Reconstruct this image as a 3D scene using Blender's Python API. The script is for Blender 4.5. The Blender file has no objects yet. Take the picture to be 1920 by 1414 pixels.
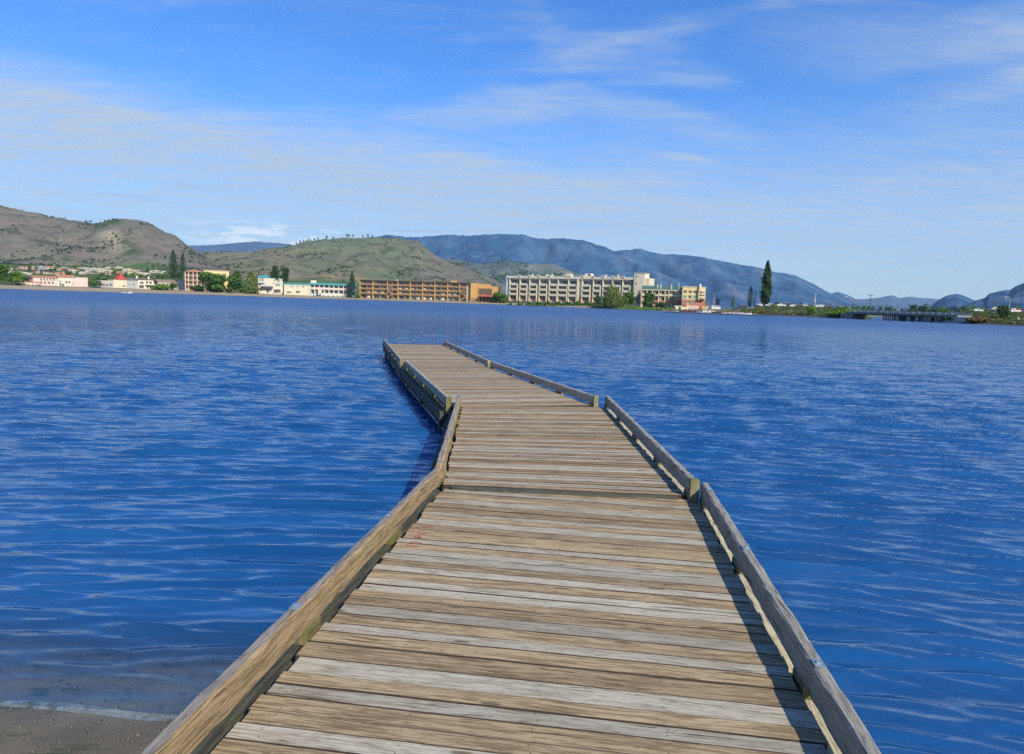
import bpy, bmesh, math, random
import numpy as np
from mathutils import Matrix, Vector, noise as mn
random.seed(7); RNG = np.random.default_rng(7)
SC = bpy.context.scene
COL = SC.collection

# ---------------------------------------------------------------- camera
F = 1280.0; HX = 534.5; SL = 0.033; DECK = 0.40; CH = DECK + 1.67
ROLL = math.atan(SL)
PITCH = math.atan((707 - (HX + SL * 960)) * math.cos(ROLL) / F)
cr, sr = math.cos(ROLL), math.sin(ROLL); cp, sp = math.cos(PITCH), math.sin(PITCH)
cam = bpy.data.cameras.new('camera'); cam.sensor_width = 36.0; cam.lens = 36.0 * F / 1920.0
cam.clip_start = 0.05; cam.clip_end = 60000
co = bpy.data.objects.new('camera', cam); COL.objects.link(co)
rt = Vector((cr, sp * sr, cp * sr)); up = Vector((-sr, sp * cr, cp * cr)); fw = Vector((0, cp, -sp))
co.matrix_world = Matrix(((rt.x, up.x, -fw.x, 0), (rt.y, up.y, -fw.y, 0), (rt.z, up.z, -fw.z, CH), (0, 0, 0, 1)))
SC.camera = co

def ray(px, py):
    x = (px - 960) / F; y = -(py - 707) / F
    x2 = cr * x - sr * y; y2 = sr * x + cr * y
    return Vector((x2, cp + sp * y2, -sp + cp * y2))
def onz(px, py, z):
    r = ray(px, py); t = (z - CH) / r.z
    return Vector((r.x * t, r.y * t, z))
def atY(px, py, Y):
    r = ray(px, py); t = Y / r.y
    return Vector((r.x * t, Y, CH + r.z * t))
def hor(px): return HX + SL * px
def bearing(px): return ray(px, hor(px)).x / ray(px, hor(px)).y
_u0, _u1 = bearing(0), bearing(1920)
def px_of(X, Y): return (X / Y - _u0) / (_u1 - _u0) * 1920.0
def X_of(px, Y): return (_u0 + (_u1 - _u0) * px / 1920.0) * Y

# ---------------------------------------------------------------- sun, sky, exposure
SUN_EL = math.radians(36); SUN_AZ = math.radians(146)      # azimuth clockwise from +Y (the view direction)
sdir = Vector((math.sin(SUN_AZ) * math.cos(SUN_EL), math.cos(SUN_AZ) * math.cos(SUN_EL), math.sin(SUN_EL)))
sl = bpy.data.lights.new('sun', 'SUN'); sl.energy = 3.6; sl.angle = math.radians(0.55); sl.color = (1.0, 0.93, 0.80)
so = bpy.data.objects.new('sun', sl); COL.objects.link(so)
so.rotation_euler = sdir.to_track_quat('Z', 'Y').to_euler(); so.location = sdir * 50
SC.view_settings.view_transform = 'Standard'; SC.view_settings.look = 'None'
SC.view_settings.exposure = 0.68; SC.view_settings.gamma = 1.0; SC.view_settings.use_curve_mapping = False
SC.cycles.max_bounces = 6; SC.cycles.volume_bounces = 0; SC.cycles.transparent_max_bounces = 8
SC.cycles.caustics_reflective = False; SC.cycles.caustics_refractive = False
SC.cycles.sample_clamp_indirect = 6.0; SC.cycles.sample_clamp_direct = 3.0; SC.cycles.use_denoising = False

W = bpy.data.worlds.new('World'); SC.world = W; W.use_nodes = True
class NT:
    """small helper to wire shader nodes"""
    def __init__(s, tree): s.t = tree; s.n = tree.nodes; s.l = tree.links
    def node(s, typ, **kw):
        nd = s.n.new(typ)
        for k, v in kw.items(): setattr(nd, k, v)
        return nd
    def put(s, sock, v):
        if v is None: return
        if isinstance(v, bpy.types.NodeSocket): s.l.new(v, sock)
        else:
            if hasattr(sock.default_value, '__len__') and not hasattr(v, '__len__'): v = (v,) * len(sock.default_value)
            if hasattr(v, '__len__') and len(sock.default_value) == 4 and len(v) == 3: v = (*v, 1)
            sock.default_value = v
    def math(s, op, a, b=None, c=None, clamp=False):
        nd = s.node('ShaderNodeMath', operation=op, use_clamp=clamp)
        s.put(nd.inputs[0], a); s.put(nd.inputs[1], b); s.put(nd.inputs[2], c); return nd.outputs[0]
    def vmath(s, op, a, b=None):
        nd = s.node('ShaderNodeVectorMath', operation=op); s.put(nd.inputs[0], a); s.put(nd.inputs[1], b); return nd.outputs[0]
    def noise(s, vec, scale, detail=3, rough=0.55, dist=0.0, col=False):
        nd = s.node('ShaderNodeTexNoise'); s.put(nd.inputs['Vector'], vec)
        for k, v in (('Scale', scale), ('Detail', detail), ('Roughness', rough), ('Distortion', dist)): nd.inputs[k].default_value = v
        return nd.outputs['Color' if col else 'Fac']
    def ramp(s, fac, stops, interp='LINEAR'):
        nd = s.node('ShaderNodeValToRGB'); nd.color_ramp.interpolation = interp; e = nd.color_ramp.elements
        while len(e) > 1: e.remove(e[-1])
        e[0].position = stops[0][0]; c = stops[0][1]; e[0].color = (*c, 1) if hasattr(c, '__len__') else (c, c, c, 1)
        for p, c in stops[1:]:
            x = e.new(p); x.color = (*c, 1) if hasattr(c, '__len__') else (c, c, c, 1)
        s.put(nd.inputs[0], fac); return nd.outputs[0]
    def mix(s, fac, a, b, blend='MIX'):
        nd = s.node('ShaderNodeMix', data_type='RGBA', blend_type=blend)
        s.put(nd.inputs[0], fac); s.put(nd.inputs[6], a); s.put(nd.inputs[7], b); return nd.outputs[2]
    def mapr(s, v, a, b, c=0.0, d=1.0, smooth=True):
        nd = s.node('ShaderNodeMapRange', interpolation_type='SMOOTHSTEP' if smooth else 'LINEAR')
        for i, x in enumerate((v, a, b, c, d)): s.put(nd.inputs[i], x)
        return nd.outputs[0]
    def scale(s, vec, sc, rot=(0, 0, 0), loc=(0, 0, 0)):
        nd = s.node('ShaderNodeMapping'); s.put(nd.inputs[0], vec)
        nd.inputs[1].default_value = loc; nd.inputs[2].default_value = rot; nd.inputs[3].default_value = sc; return nd.outputs[0]

def build_world():
    w = NT(W.node_tree); w.n.clear()
    out = w.node('ShaderNodeOutputWorld'); bg = w.node('ShaderNodeBackground'); w.l.new(bg.outputs[0], out.inputs[0])
    sky = w.node('ShaderNodeTexSky', sky_type='NISHITA', sun_disc=False)
    sky.sun_elevation = SUN_EL; sky.sun_rotation = SUN_AZ; sky.altitude = 300; sky.air_density = 1.0; sky.dust_density = 0.4; sky.ozone_density = 2.0
    hs = w.node('ShaderNodeHueSaturation'); hs.inputs['Saturation'].default_value = 1.32; hs.inputs['Value'].default_value = 1.0
    w.l.new(sky.outputs[0], hs.inputs['Color'])
    tc = w.node('ShaderNodeTexCoord'); sx = w.node('ShaderNodeSeparateXYZ')
    dirn = tc.outputs['Generated']; w.l.new(dirn, sx.inputs[0])
    x, y, z = sx.outputs
    el = w.math('MULTIPLY', w.math('ARCSINE', z), 57.2958); az = w.math('MULTIPLY', w.math('ARCTAN2', x, y), 57.2958)
    def ae(px, py):
        r = ray(px, py).normalized(); return math.degrees(math.atan2(r.x, r.y)), math.degrees(math.asin(r.z))
    azn = w.mapr(az, -60.0, 60.0, 0.0, 1.0, smooth=False)
    # plane-projected coordinates give cirrus their perspective
    zz = w.math('ADD', w.math('MAXIMUM', z, 0.0), 0.10)
    cv = w.node('ShaderNodeCombineXYZ'); w.put(cv.inputs[0], w.math('DIVIDE', x, zz)); w.put(cv.inputs[1], w.math('DIVIDE', y, zz))
    P = cv.outputs[0]
    ev = w.node('ShaderNodeCombineXYZ'); w.put(ev.inputs[0], w.math('MULTIPLY', az, 0.045)); w.put(ev.inputs[1], w.math('MULTIPLY', el, 0.16))
    E2 = ev.outputs[0]
    warp = w.noise(E2, 1.3, 3, 0.5, 0.0, col=True)
    E3 = w.vmath('ADD', E2, w.vmath('SCALE', warp)); w.n[-1]
    # streak noises
    wisp = w.noise(w.scale(P, (0.55, 1.5, 1), (0, 0, 0.5)), 1.3, 7, 0.62, 1.2)
    fine = w.noise(w.scale(P, (1.2, 3.6, 1), (0, 0, 0.25)), 2.4, 8, 0.66, 0.8)
    soft = w.noise(w.scale(E2, (1, 1.6, 1), (0, 0, 0.25)), 1.2, 4, 0.5, 0.6)
    wob = w.math('MULTIPLY', w.math('SUBTRACT', w.noise(E2, 1.6, 4, 0.55), 0.5), 5.0)
    elw = w.math('ADD', el, wob)
    def band(pts, up_px, dn_px, strength, elv=None):
        """pts: centre line as picture points turned into sky directions; soft upper and lower limits in degrees; strength along the band"""
        st = sorted((max(0, min(1, (ae(a, b)[0] + 60) / 120)), ae(a, b)[1] / 40, s) for (a, b, s) in pts)
        c = w.math('MULTIPLY', w.ramp(azn, [(p, max(0, e)) for p, e, s in st], 'B_SPLINE' if len(st) > 3 else 'LINEAR'), 40.0)
        s = w.ramp(azn, [(p, q) for p, e, q in st])
        d = w.math('SUBTRACT', elv or elw, c)
        a = w.mapr(d, float(up_px), 0.0); b = w.mapr(d, -float(dn_px), 0.0)
        return w.math('MULTIPLY', w.math('MULTIPLY', w.math('MULTIPLY', a, b), s), strength)
    def band2(pts, up_, dn_, strength, elv=None): return band(pts, up_, dn_, strength, elv)
    masks = []
    # broad veil sweeping from the upper left down to the hills
    masks.append(band2([(-300, 180, .8), (0, 205, .85), (300, 255, .8), (600, 305, .8), (850, 350, .85), (1150, 385, .8), (1500, 400, .6), (1920, 430, .5)], 5.2, 8.5, 1.25))
    masks.append(band2([(900, 330, 0.0), (1100, 320, .5), (1350, 350, .6), (1600, 380, .6), (1920, 395, .7), (2200, 400, .7)], 3.0, 5.0, 1.0))
    masks.append(band2([(650, 225, 0.0), (750, 222, .45), (1000, 185, .7), (1120, 190, .55), (1300, 235, .5), (1500, 262, .35), (1650, 275, 0.0)], 1.8, 3.0, 0.9))
    masks.append(band2([(0, 300, .9), (120, 300, .9), (250, 330, .8), (420, 370, .5), (560, 400, 0.0)], 1.0, 2.2, 0.8))
    masks.append(band2([(1120, 300, 0.0), (1240, 300, .8), (1310, 292, 1.0), (1370, 310, .5), (1450, 330, 0.0)], 0.8, 1.4, 0.8))
    masks.append(band2([(1350, 40, 0.0), (1600, 90, .4), (1800, 80, .6), (1920, 60, .8), (2100, 60, .9)], 3.5, 3.5, 0.8))
    masks.append(band2([(1400, 250, 0.0), (1700, 230, .4), (1850, 190, .6), (1920, 165, .8), (2100, 140, .9)], 3.2, 3.2, 0.8))
    m = masks[0]
    for k in masks[1:]: m = w.math('MAXIMUM', m, k)
    m = w.math('MULTIPLY', m, w.math('ADD', 0.88, w.math('MULTIPLY', w.mapr(wisp, 0.3, 0.75), 0.45)))
    m = w.math('MULTIPLY', m, w.math('ADD', 0.80, w.math('MULTIPLY', w.mapr(fine, 0.3, 0.75), 0.38)))
    wi = w.math('MULTIPLY', w.math('MULTIPLY', w.mapr(wisp, 0.42, 0.72), w.mapr(soft, 0.38, 0.62)), 0.55)
    m = w.math('MAXIMUM', m, wi)
    # pale bank of haze and thin cloud low over the hills
    low = w.math('MULTIPLY', w.mapr(elw, 17.5, 6.0), w.math('ADD', 0.66, w.math('MULTIPLY', w.mapr(fine, 0.3, 0.7), 0.26)))
    m = w.math('MAXIMUM', m, low); m = w.math('MINIMUM', m, 0.93)
    base = w.mix(1.0, hs.outputs[0], (0.53, 0.88, 1.30), 'MULTIPLY')
    m = w.math('MULTIPLY', m, w.math('ADD', 0.66, w.math('MULTIPLY', w.mapr(w.noise(w.scale(P, (1.0, 4.2, 1), (0, 0, 0.42)), 2.6, 9, 0.70, 1.2), .34, .66), .42)))
    ccol = w.mix(w.mapr(el, 10.0, 2.5), (3.6, 4.2, 4.9), (4.3, 4.95, 5.5))
    c1 = w.mix(m, base, ccol)
    # small grey-blue cloud bars near the horizon
    g = w.noise(w.scale(E2, (0.8, 4.6, 1)), 1.7, 5, 0.55, 0.6)
    gm = w.math('MULTIPLY', w.mapr(g, 0.55, 0.70), w.math('MULTIPLY', w.mapr(el, 2.2, 3.2), w.mapr(el, 9.5, 7.0)))
    c2 = w.mix(w.math('MULTIPLY', gm, 0.6), c1, (2.9, 3.9, 5.3))
    cum = w.noise(w.scale(E2, (2.4, 3.6, 1), loc=(0.4, .2, 0)), 3.2, 6, 0.6, 0.3)
    a0 = ae(500, 435)
    cmask = w.math('MULTIPLY', w.mapr(w.math('ABSOLUTE', w.math('SUBTRACT', az, a0[0])), 8.0, 2.0), w.mapr(w.math('ABSOLUTE', w.math('SUBTRACT', el, a0[1] - .4)), 1.5, 0.3))
    c3 = w.mix(w.math('MULTIPLY', cmask, w.mapr(cum, 0.46, 0.58)), c2, (6.6, 7.2, 7.9))
    w.l.new(c3, bg.inputs[0]); bg.inputs[1].default_value = 0.095
build_world()

# ---------------------------------------------------------------- helpers
def link(o, parent=None):
    COL.objects.link(o)
    if parent is not None: o.parent = parent
    return o
def tag(o, label=None, cat=None, group=None, kind=None):
    if label: o['label'] = label
    if cat: o['category'] = cat
    if group: o['group'] = group
    if kind: o['kind'] = kind
    return o
def thing(name, label, cat, loc=(0, 0, 0), rz=0.0, group=None):
    o = bpy.data.objects.new(name, None); o.empty_display_size = 0.2; COL.objects.link(o)
    o.location = loc; o.rotation_euler = (0, 0, rz)
    return tag(o, label, cat, group)
class MB:
    """mesh builder: collects quads and boxes, then links ONE mesh object"""
    def __init__(s): s.v = []; s.f = []; s.m = []; s.col = []; s.uv = []
    def poly(s, pts, m=0):
        b = len(s.v); s.v += [tuple(p) for p in pts]; s.f.append(tuple(range(b, b + len(pts)))); s.m.append(m)
    def box(s, x0, x1, y0, y1, z0, z1, m=0):
        b = len(s.v)
        s.v += [(x0, y0, z0), (x1, y0, z0), (x1, y1, z0), (x0, y1, z0), (x0, y0, z1), (x1, y0, z1), (x1, y1, z1), (x0, y1, z1)]
        for q in ((0, 3, 2, 1), (4, 5, 6, 7), (0, 1, 5, 4), (1, 2, 6, 5), (2, 3, 7, 6), (3, 0, 4, 7)): s.f.append(tuple(b + i for i in q)); s.m.append(m)
        return s
    def prism(s, prof, x0, x1, m=0, axis='x'):
        """profile in (y,z) (or (x,z) for axis y) extruded along axis"""
        b = len(s.v); n = len(prof)
        for e in (x0, x1):
            for (a, c) in prof: s.v.append((e, a, c) if axis == 'x' else (a, e, c))
        for i in range(n):
            j = (i + 1) % n; s.f.append((b + i, b + j, b + n + j, b + n + i)); s.m.append(m)
        s.f.append(tuple(b + i for i in reversed(range(n)))); s.m.append(m); s.f.append(tuple(b + n + i for i in range(n))); s.m.append(m)
        return s
    def tube(s, p0, p1, r0, r1=None, n=8, m=0):
        r1 = r0 if r1 is None else r1
        p0 = Vector(p0); p1 = Vector(p1); d = (p1 - p0).normalized(); a = d.orthogonal().normalized(); c = d.cross(a); b = len(s.v)
        for p, r in ((p0, r0), (p1, r1)):
            for i in range(n):
                t = 2 * math.pi * i / n; q = p + (a * math.cos(t) + c * math.sin(t)) * r; s.v.append(tuple(q))
        for i in range(n):
            j = (i + 1) % n; s.f.append((b + i, b + j, b + n + j, b + n + i)); s.m.append(m)
        s.f.append(tuple(b + i for i in reversed(range(n)))); s.m.append(m); s.f.append(tuple(b + n + i for i in range(n))); s.m.append(m)
        return s
    def build(s, name, mats, parent=None, smooth=False):
        me = bpy.data.meshes.new(name); me.from_pydata(s.v, [], s.f)
        for mt in (mats if isinstance(mats, (list, tuple)) else [mats]): me.materials.append(mt)
        if any(s.m): me.polygons.foreach_set('material_index', s.m)
        if smooth: me.polygons.foreach_set('use_smooth', [True] * len(me.polygons))
        bm = bmesh.new(); bm.from_mesh(me); bmesh.ops.recalc_face_normals(bm, faces=bm.faces); bm.to_mesh(me); bm.free()
        me.update(); return link(bpy.data.objects.new(name, me), parent)
def npmesh(name, verts, faces, mats, parent=None, smooth=False, attrs=None, uv=None):
    """verts (n,3) and quads/tris (m,k) arrays"""
    me = bpy.data.meshes.new(name); n = len(verts); m, k = faces.shape
    me.vertices.add(n); me.vertices.foreach_set('co', np.asarray(verts, np.float32).ravel())
    me.loops.add(m * k); me.loops.foreach_set('vertex_index', faces.astype(np.int32).ravel())
    me.polygons.add(m); me.polygons.foreach_set('loop_start', (np.arange(m) * k).astype(np.int32))
    me.update(calc_edges=True)
    for mt in (mats if isinstance(mats, (list, tuple)) else [mats]): me.materials.append(mt)
    if smooth: me.polygons.foreach_set('use_smooth', np.ones(m, bool))
    for an, (dom, typ, data) in (attrs or {}).items():
        a = me.attributes.new(an, typ, dom); data = np.asarray(data, np.float32)
        if typ == 'FLOAT_COLOR':
            if data.shape[1] == 3: data = np.hstack([data, np.ones((len(data), 1), np.float32)])
            a.data.foreach_set('color', data.ravel())
        else: a.data.foreach_set('value', data.ravel())
    if uv is not None:
        u = me.uv_layers.new(name='UVMap'); u.data.foreach_set('uv', np.asarray(uv, np.float32).ravel())
    me.validate(); me.update()
    return link(bpy.data.objects.new(name, me), parent)

# ---------------------------------------------------------------- materials
def newmat(name):
    m = bpy.data.materials.new(name); m.use_nodes = True; t = NT(m.node_tree); t.n.clear()
    o = t.node('ShaderNodeOutputMaterial'); b = t.node('ShaderNodeBsdfPrincipled'); t.l.new(b.outputs[0], o.inputs[0])
    return m, t, b, o
_mc = {}
def pm(c1, c2=None, scale=3.0, rough=0.8, bump=0.15, metal=0.0, stretch=(1, 1, 1)):
    key = (tuple(c1), tuple(c2) if c2 else None, scale, rough, bump, metal, stretch)
    if key in _mc: return _mc[key]
    c2 = c2 or tuple(x * 0.78 for x in c1)
    m, t, b, o = newmat('surface')
    tc = t.node('ShaderNodeTexCoord'); v = t.scale(tc.outputs['Object'], stretch)
    n = t.noise(v, scale, 5, 0.6, 0.3); t.put(b.inputs['Base Color'], t.mix(t.mapr(n, 0.3, 0.7), c1, c2))
    b.inputs['Roughness'].default_value = rough; b.inputs['Metallic'].default_value = metal
    if bump:
        bp = t.node('ShaderNodeBump'); bp.inputs['Strength'].default_value = bump; bp.inputs['Distance'].default_value = 0.02
        t.put(bp.inputs['Height'], n); t.l.new(bp.outputs[0], b.inputs['Normal'])
    _mc[key] = m; return m
GLASS, _t, _b, _o = newmat('window_glass')
_tc = _t.node('ShaderNodeTexCoord'); _t.put(_b.inputs['Base Color'], _t.mix(_t.mapr(_t.noise(_tc.outputs['Object'], 0.45, 2), .42, .6), (0.02, 0.025, 0.035), (0.16, 0.15, 0.13)))
_b.inputs['Roughness'].default_value = 0.12

def wood_mat(name, grey, tan, dark, kgrey=0.5, moss=0.0, use_attr=True):
    """weathered timber; UV.x runs along the board (m), UV.y across; attribute 'pcol' = board id randoms"""
    m, t, b, o = newmat(name)
    uv = t.node('ShaderNodeUVMap').outputs[0]; at = t.node('ShaderNodeAttribute', attribute_name='pcol')
    sp_ = t.node('ShaderNodeSeparateColor'); t.l.new(at.outputs['Color'], sp_.inputs[0]); r, g, bl = sp_.outputs[:3]
    off = t.node('ShaderNodeCombineXYZ'); t.put(off.inputs[0], t.math('MULTIPLY', r, 31.0)); t.put(off.inputs[1], t.math('MULTIPLY', bl, 17.0)); t.put(off.inputs[2], t.math('MULTIPLY', g, 11.0))
    v = t.vmath('ADD', uv, off.outputs[0])
    warp = t.noise(t.scale(v, (1.1, 5, 1)), 1.6, 3, 0.5, 0.0, col=True)
    ws = t.node('ShaderNodeVectorMath', operation='SCALE'); t.l.new(warp, ws.inputs[0]); ws.inputs[3].default_value = 0.05
    v2 = t.vmath('ADD', v, ws.outputs[0])
    grain = t.noise(t.scale(v2, (3.2, 62, 1)), 1.0, 6, 0.68)
    fine = t.noise(t.scale(v2, (10, 135, 1)), 1.0, 4, 0.7)
    broad = t.noise(t.scale(v2, (1.0, 11, 1)), 1.0, 4, 0.6)
    # ring arches
    wv = t.node('ShaderNodeTexWave', wave_type='RINGS', rings_direction='Y'); t.put(wv.inputs[0], t.scale(v2, (0.35, 7, 1)))
    wv.inputs['Scale'].default_value = 5.5; wv.inputs['Distortion'].default_value = 2.2; wv.inputs['Detail'].default_value = 2
    gsel = t.mapr(t.math('ADD', g, t.math('MULTIPLY', t.math('SUBTRACT', broad, 0.5), 0.40)), kgrey - 0.14, kgrey + 0.14)
    c = t.mix(gsel, tan, grey)
    c = t.mix(t.math('MULTIPLY', t.mapr(grain, 0.44, 0.60), t.mapr(gsel, 0.0, 1.0, 0.9, 0.45)), c, dark)
    crk = t.mapr(t.noise(t.scale(v2, (2.0, 46, 1), loc=(5, 3, 0)), 1.0, 4, 0.6), 0.630, 0.66)
    c = t.mix(t.math('MULTIPLY', crk, .85), c, tuple(x * .3 for x in dark))
    st_ = t.noise(t.scale(v, (2.2, 9, 1), loc=(1, 8, 0)), 1.6, 5, .65); c = t.mix(t.math('MULTIPLY', t.mapr(st_, .56, .68), .45), c, tuple(x * .8 for x in dark))
    c = t.mix(t.math('MULTIPLY', t.mapr(fine, 0.50, 0.66), 0.62), c, tuple(x * 0.45 for x in dark))
    # knots and end checks
    vo = t.node('ShaderNodeTexVoronoi'); t.put(vo.inputs[0], t.scale(v, (2.0, 8.0, 1))); vo.inputs['Scale'].default_value = 1.0
    kn = t.mapr(vo.outputs['Distance'], 0.13, 0.06)
    c = t.mix(t.math('MULTIPLY', kn, 0.75), c, tuple(x * 0.5 for x in dark))
    bright = t.math('ADD', 0.86, t.math('MULTIPLY', r, 0.36))
    bc = t.node('ShaderNodeCombineColor')
    for i in range(3): t.put(bc.inputs[i], bright)
    c = t.mix(1.0, c, bc.outputs[0], 'MULTIPLY')
    if moss:
        tc = t.node('ShaderNodeTexCoord'); mo = t.noise(tc.outputs['Object'], 9.0, 5, 0.6)
        c = t.mix(t.math('MULTIPLY', t.mapr(mo, 0.42, 0.62), moss), c, (0.13, 0.13, 0.03))
    t.put(b.inputs['Base Color'], c); b.inputs['Roughness'].default_value = 0.85; b.inputs['Specular IOR Level'].default_value = 0.25
    bp = t.node('ShaderNodeBump'); bp.inputs['Strength'].default_value = 0.75; bp.inputs['Distance'].default_value = 0.004
    t.put(bp.inputs['Height'], t.math('ADD', t.math('ADD', t.math('MULTIPLY', grain, 0.8), t.math('MULTIPLY', fine, 0.9)), t.math('MULTIPLY', t.math('ADD', kn, crk), -0.8))); t.l.new(bp.outputs[0], b.inputs['Normal'])
    return m
M_DECK = wood_mat('weathered_deck_boards', (0.405, 0.37, 0.28), (0.385, 0.285, 0.16), (0.175, 0.12, 0.06), 0.50)
M_DECKF = wood_mat('weathered_far_deck_boards', (0.42, 0.365, 0.27), (0.37, 0.265, 0.145), (0.15, 0.10, 0.055), 0.50)
M_RAIL = wood_mat('weathered_rail_timber', (0.31, 0.28, 0.235), (0.33, 0.255, 0.16), (0.12, 0.09, 0.06), 0.34)
M_RAILS = wood_mat('sunlit_rail_inner_face', (0.34, 0.28, 0.20), (0.40, 0.285, 0.15), (0.17, 0.115, 0.06), 0.62)  # left rail's sunlit side: warm sunlight put into the timber colour
M_RAILG = wood_mat('grey_rail_timber', (0.36, 0.335, 0.28), (0.31, 0.26, 0.185), (0.12, 0.105, 0.08), 0.34)
M_STRING = wood_mat('sunlit_stringer_timber', (0.52, 0.47, 0.33), (0.55, 0.45, 0.25), (0.25, 0.20, 0.11), 0.5, moss=0.25)  # right stringer: sunlit cream tone put into the timber colour
M_STRDK = wood_mat('shaded_stringer_timber', (0.085, 0.09, 0.08), (0.075, 0.07, 0.05), (0.03, 0.03, 0.022), 0.5, moss=0.2)  # left stringer and joists: shade of the gaps put into the colour
M_BLOCK = wood_mat('mossy_block_timber', (0.27, 0.25, 0.14), (0.24, 0.20, 0.09), (0.10, 0.09, 0.045), 0.4, moss=0.6)
M_FLOAT = pm((0.045, 0.042, 0.038), (0.11, 0.10, 0.085), 7.0, 0.8, 0.5, 0.0, (1, 1, 3))
M_STRIP = pm((0.55, 0.56, 0.52), (0.30, 0.31, 0.30), 6.0, 0.6)
M_PLATE = pm((0.42, 0.50, 0.54), (0.25, 0.30, 0.33), 30.0, 0.45, 0.2, 0.6)
M_NAIL = pm((0.03, 0.025, 0.02), (0.07, 0.04, 0.02), 50.0, 0.6)
M_RED = pm((0.48, 0.16, 0.12), (0.40, 0.24, 0.17), 60.0, 0.7)

# ---------------------------------------------------------------- the pier: four hinged sections
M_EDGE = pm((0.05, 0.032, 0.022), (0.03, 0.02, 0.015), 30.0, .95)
def obox(V, Fc, UV, PC, o, ux, uy, L0, L1, w0, w1, z0, z1, pc, ch=0.0, jit=0.0, seg=1, twist=(0, 0)):
    """board: runs along ux from L0 to L1, across uy from w0 to w1; chamfered top edges; UV in metres"""
    prof = [(w0, z0), (w1, z0), (w1, z1 - ch), (w1 - ch, z1), (w0 + ch, z1), (w0, z1 - ch)] if ch else [(w0, z0), (w1, z0), (w1, z1), (w0, z1)]
    n = len(prof); b = len(V); per = [0.0]
    for i in range(n):
        a, c = prof[i], prof[(i + 1) % n]; per.append(per[-1] + math.hypot(a[0] - c[0], a[1] - c[1]))
    for k in range(seg + 1):
        L = L0 + (L1 - L0) * k / seg
        dj = [(random.uniform(-jit, jit), random.uniform(-jit, jit)) if 0 < k < seg and jit else (0, 0) for _ in range(n)]
        for (a, c), (ja, jc) in zip(prof, dj):
            p = o + ux * L + uy * (a + ja); V.append((p.x, p.y, p.z + c + jc + twist[0] * (k / seg - .5)))
    for k in range(seg):
        La = L0 + (L1 - L0) * k / seg; Lb = L0 + (L1 - L0) * (k + 1) / seg
        for i in range(n):
            j = (i + 1) % n; Fc.append((b + k * n + i, b + k * n + j, b + (k + 1) * n + j, b + (k + 1) * n + i))
            UV.extend([(La, per[i]), (La, per[i + 1]), (Lb, per[i + 1]), (Lb, per[i])]); PC.extend([pc] * 4)
    for k, rev in ((0, True), (seg, False)):
        idx = [b + k * n + i for i in range(n)]; idx = idx[::-1] if rev else idx
        Fc.append(tuple(idx)); pr = prof[::-1] if rev else prof
        UV.extend([(p[1] + 7, p[0]) for p in pr]); PC.extend([pc] * n)
def boards_obj(name, V, Fc, UV, PC, mats, parent, midx=None, smooth=False):
    me = bpy.data.meshes.new(name); me.from_pydata(V, [], Fc)
    for m in mats: me.materials.append(m)
    u = me.uv_layers.new(name='UVMap'); u.data.foreach_set('uv', np.asarray(UV, np.float32).ravel())
    a = me.attributes.new('pcol', 'FLOAT_COLOR', 'CORNER'); a.data.foreach_set('color', np.hstack([np.asarray(PC, np.float32), np.ones((len(PC), 1), np.float32)]).ravel())
    if midx: me.polygons.foreach_set('material_index', midx)
    me.update(); o = link(bpy.data.objects.new(name, me), parent)
    bm = bmesh.new(); bm.from_mesh(me); bmesh.ops.recalc_face_normals(bm, faces=bm.faces); bm.to_mesh(me); bm.free()
    return o
def rnd3(): return (random.random(), random.random(), random.random())
Z2 = DECK + 0.035
def line_at(a, b, t): return a + (b - a) * t

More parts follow.
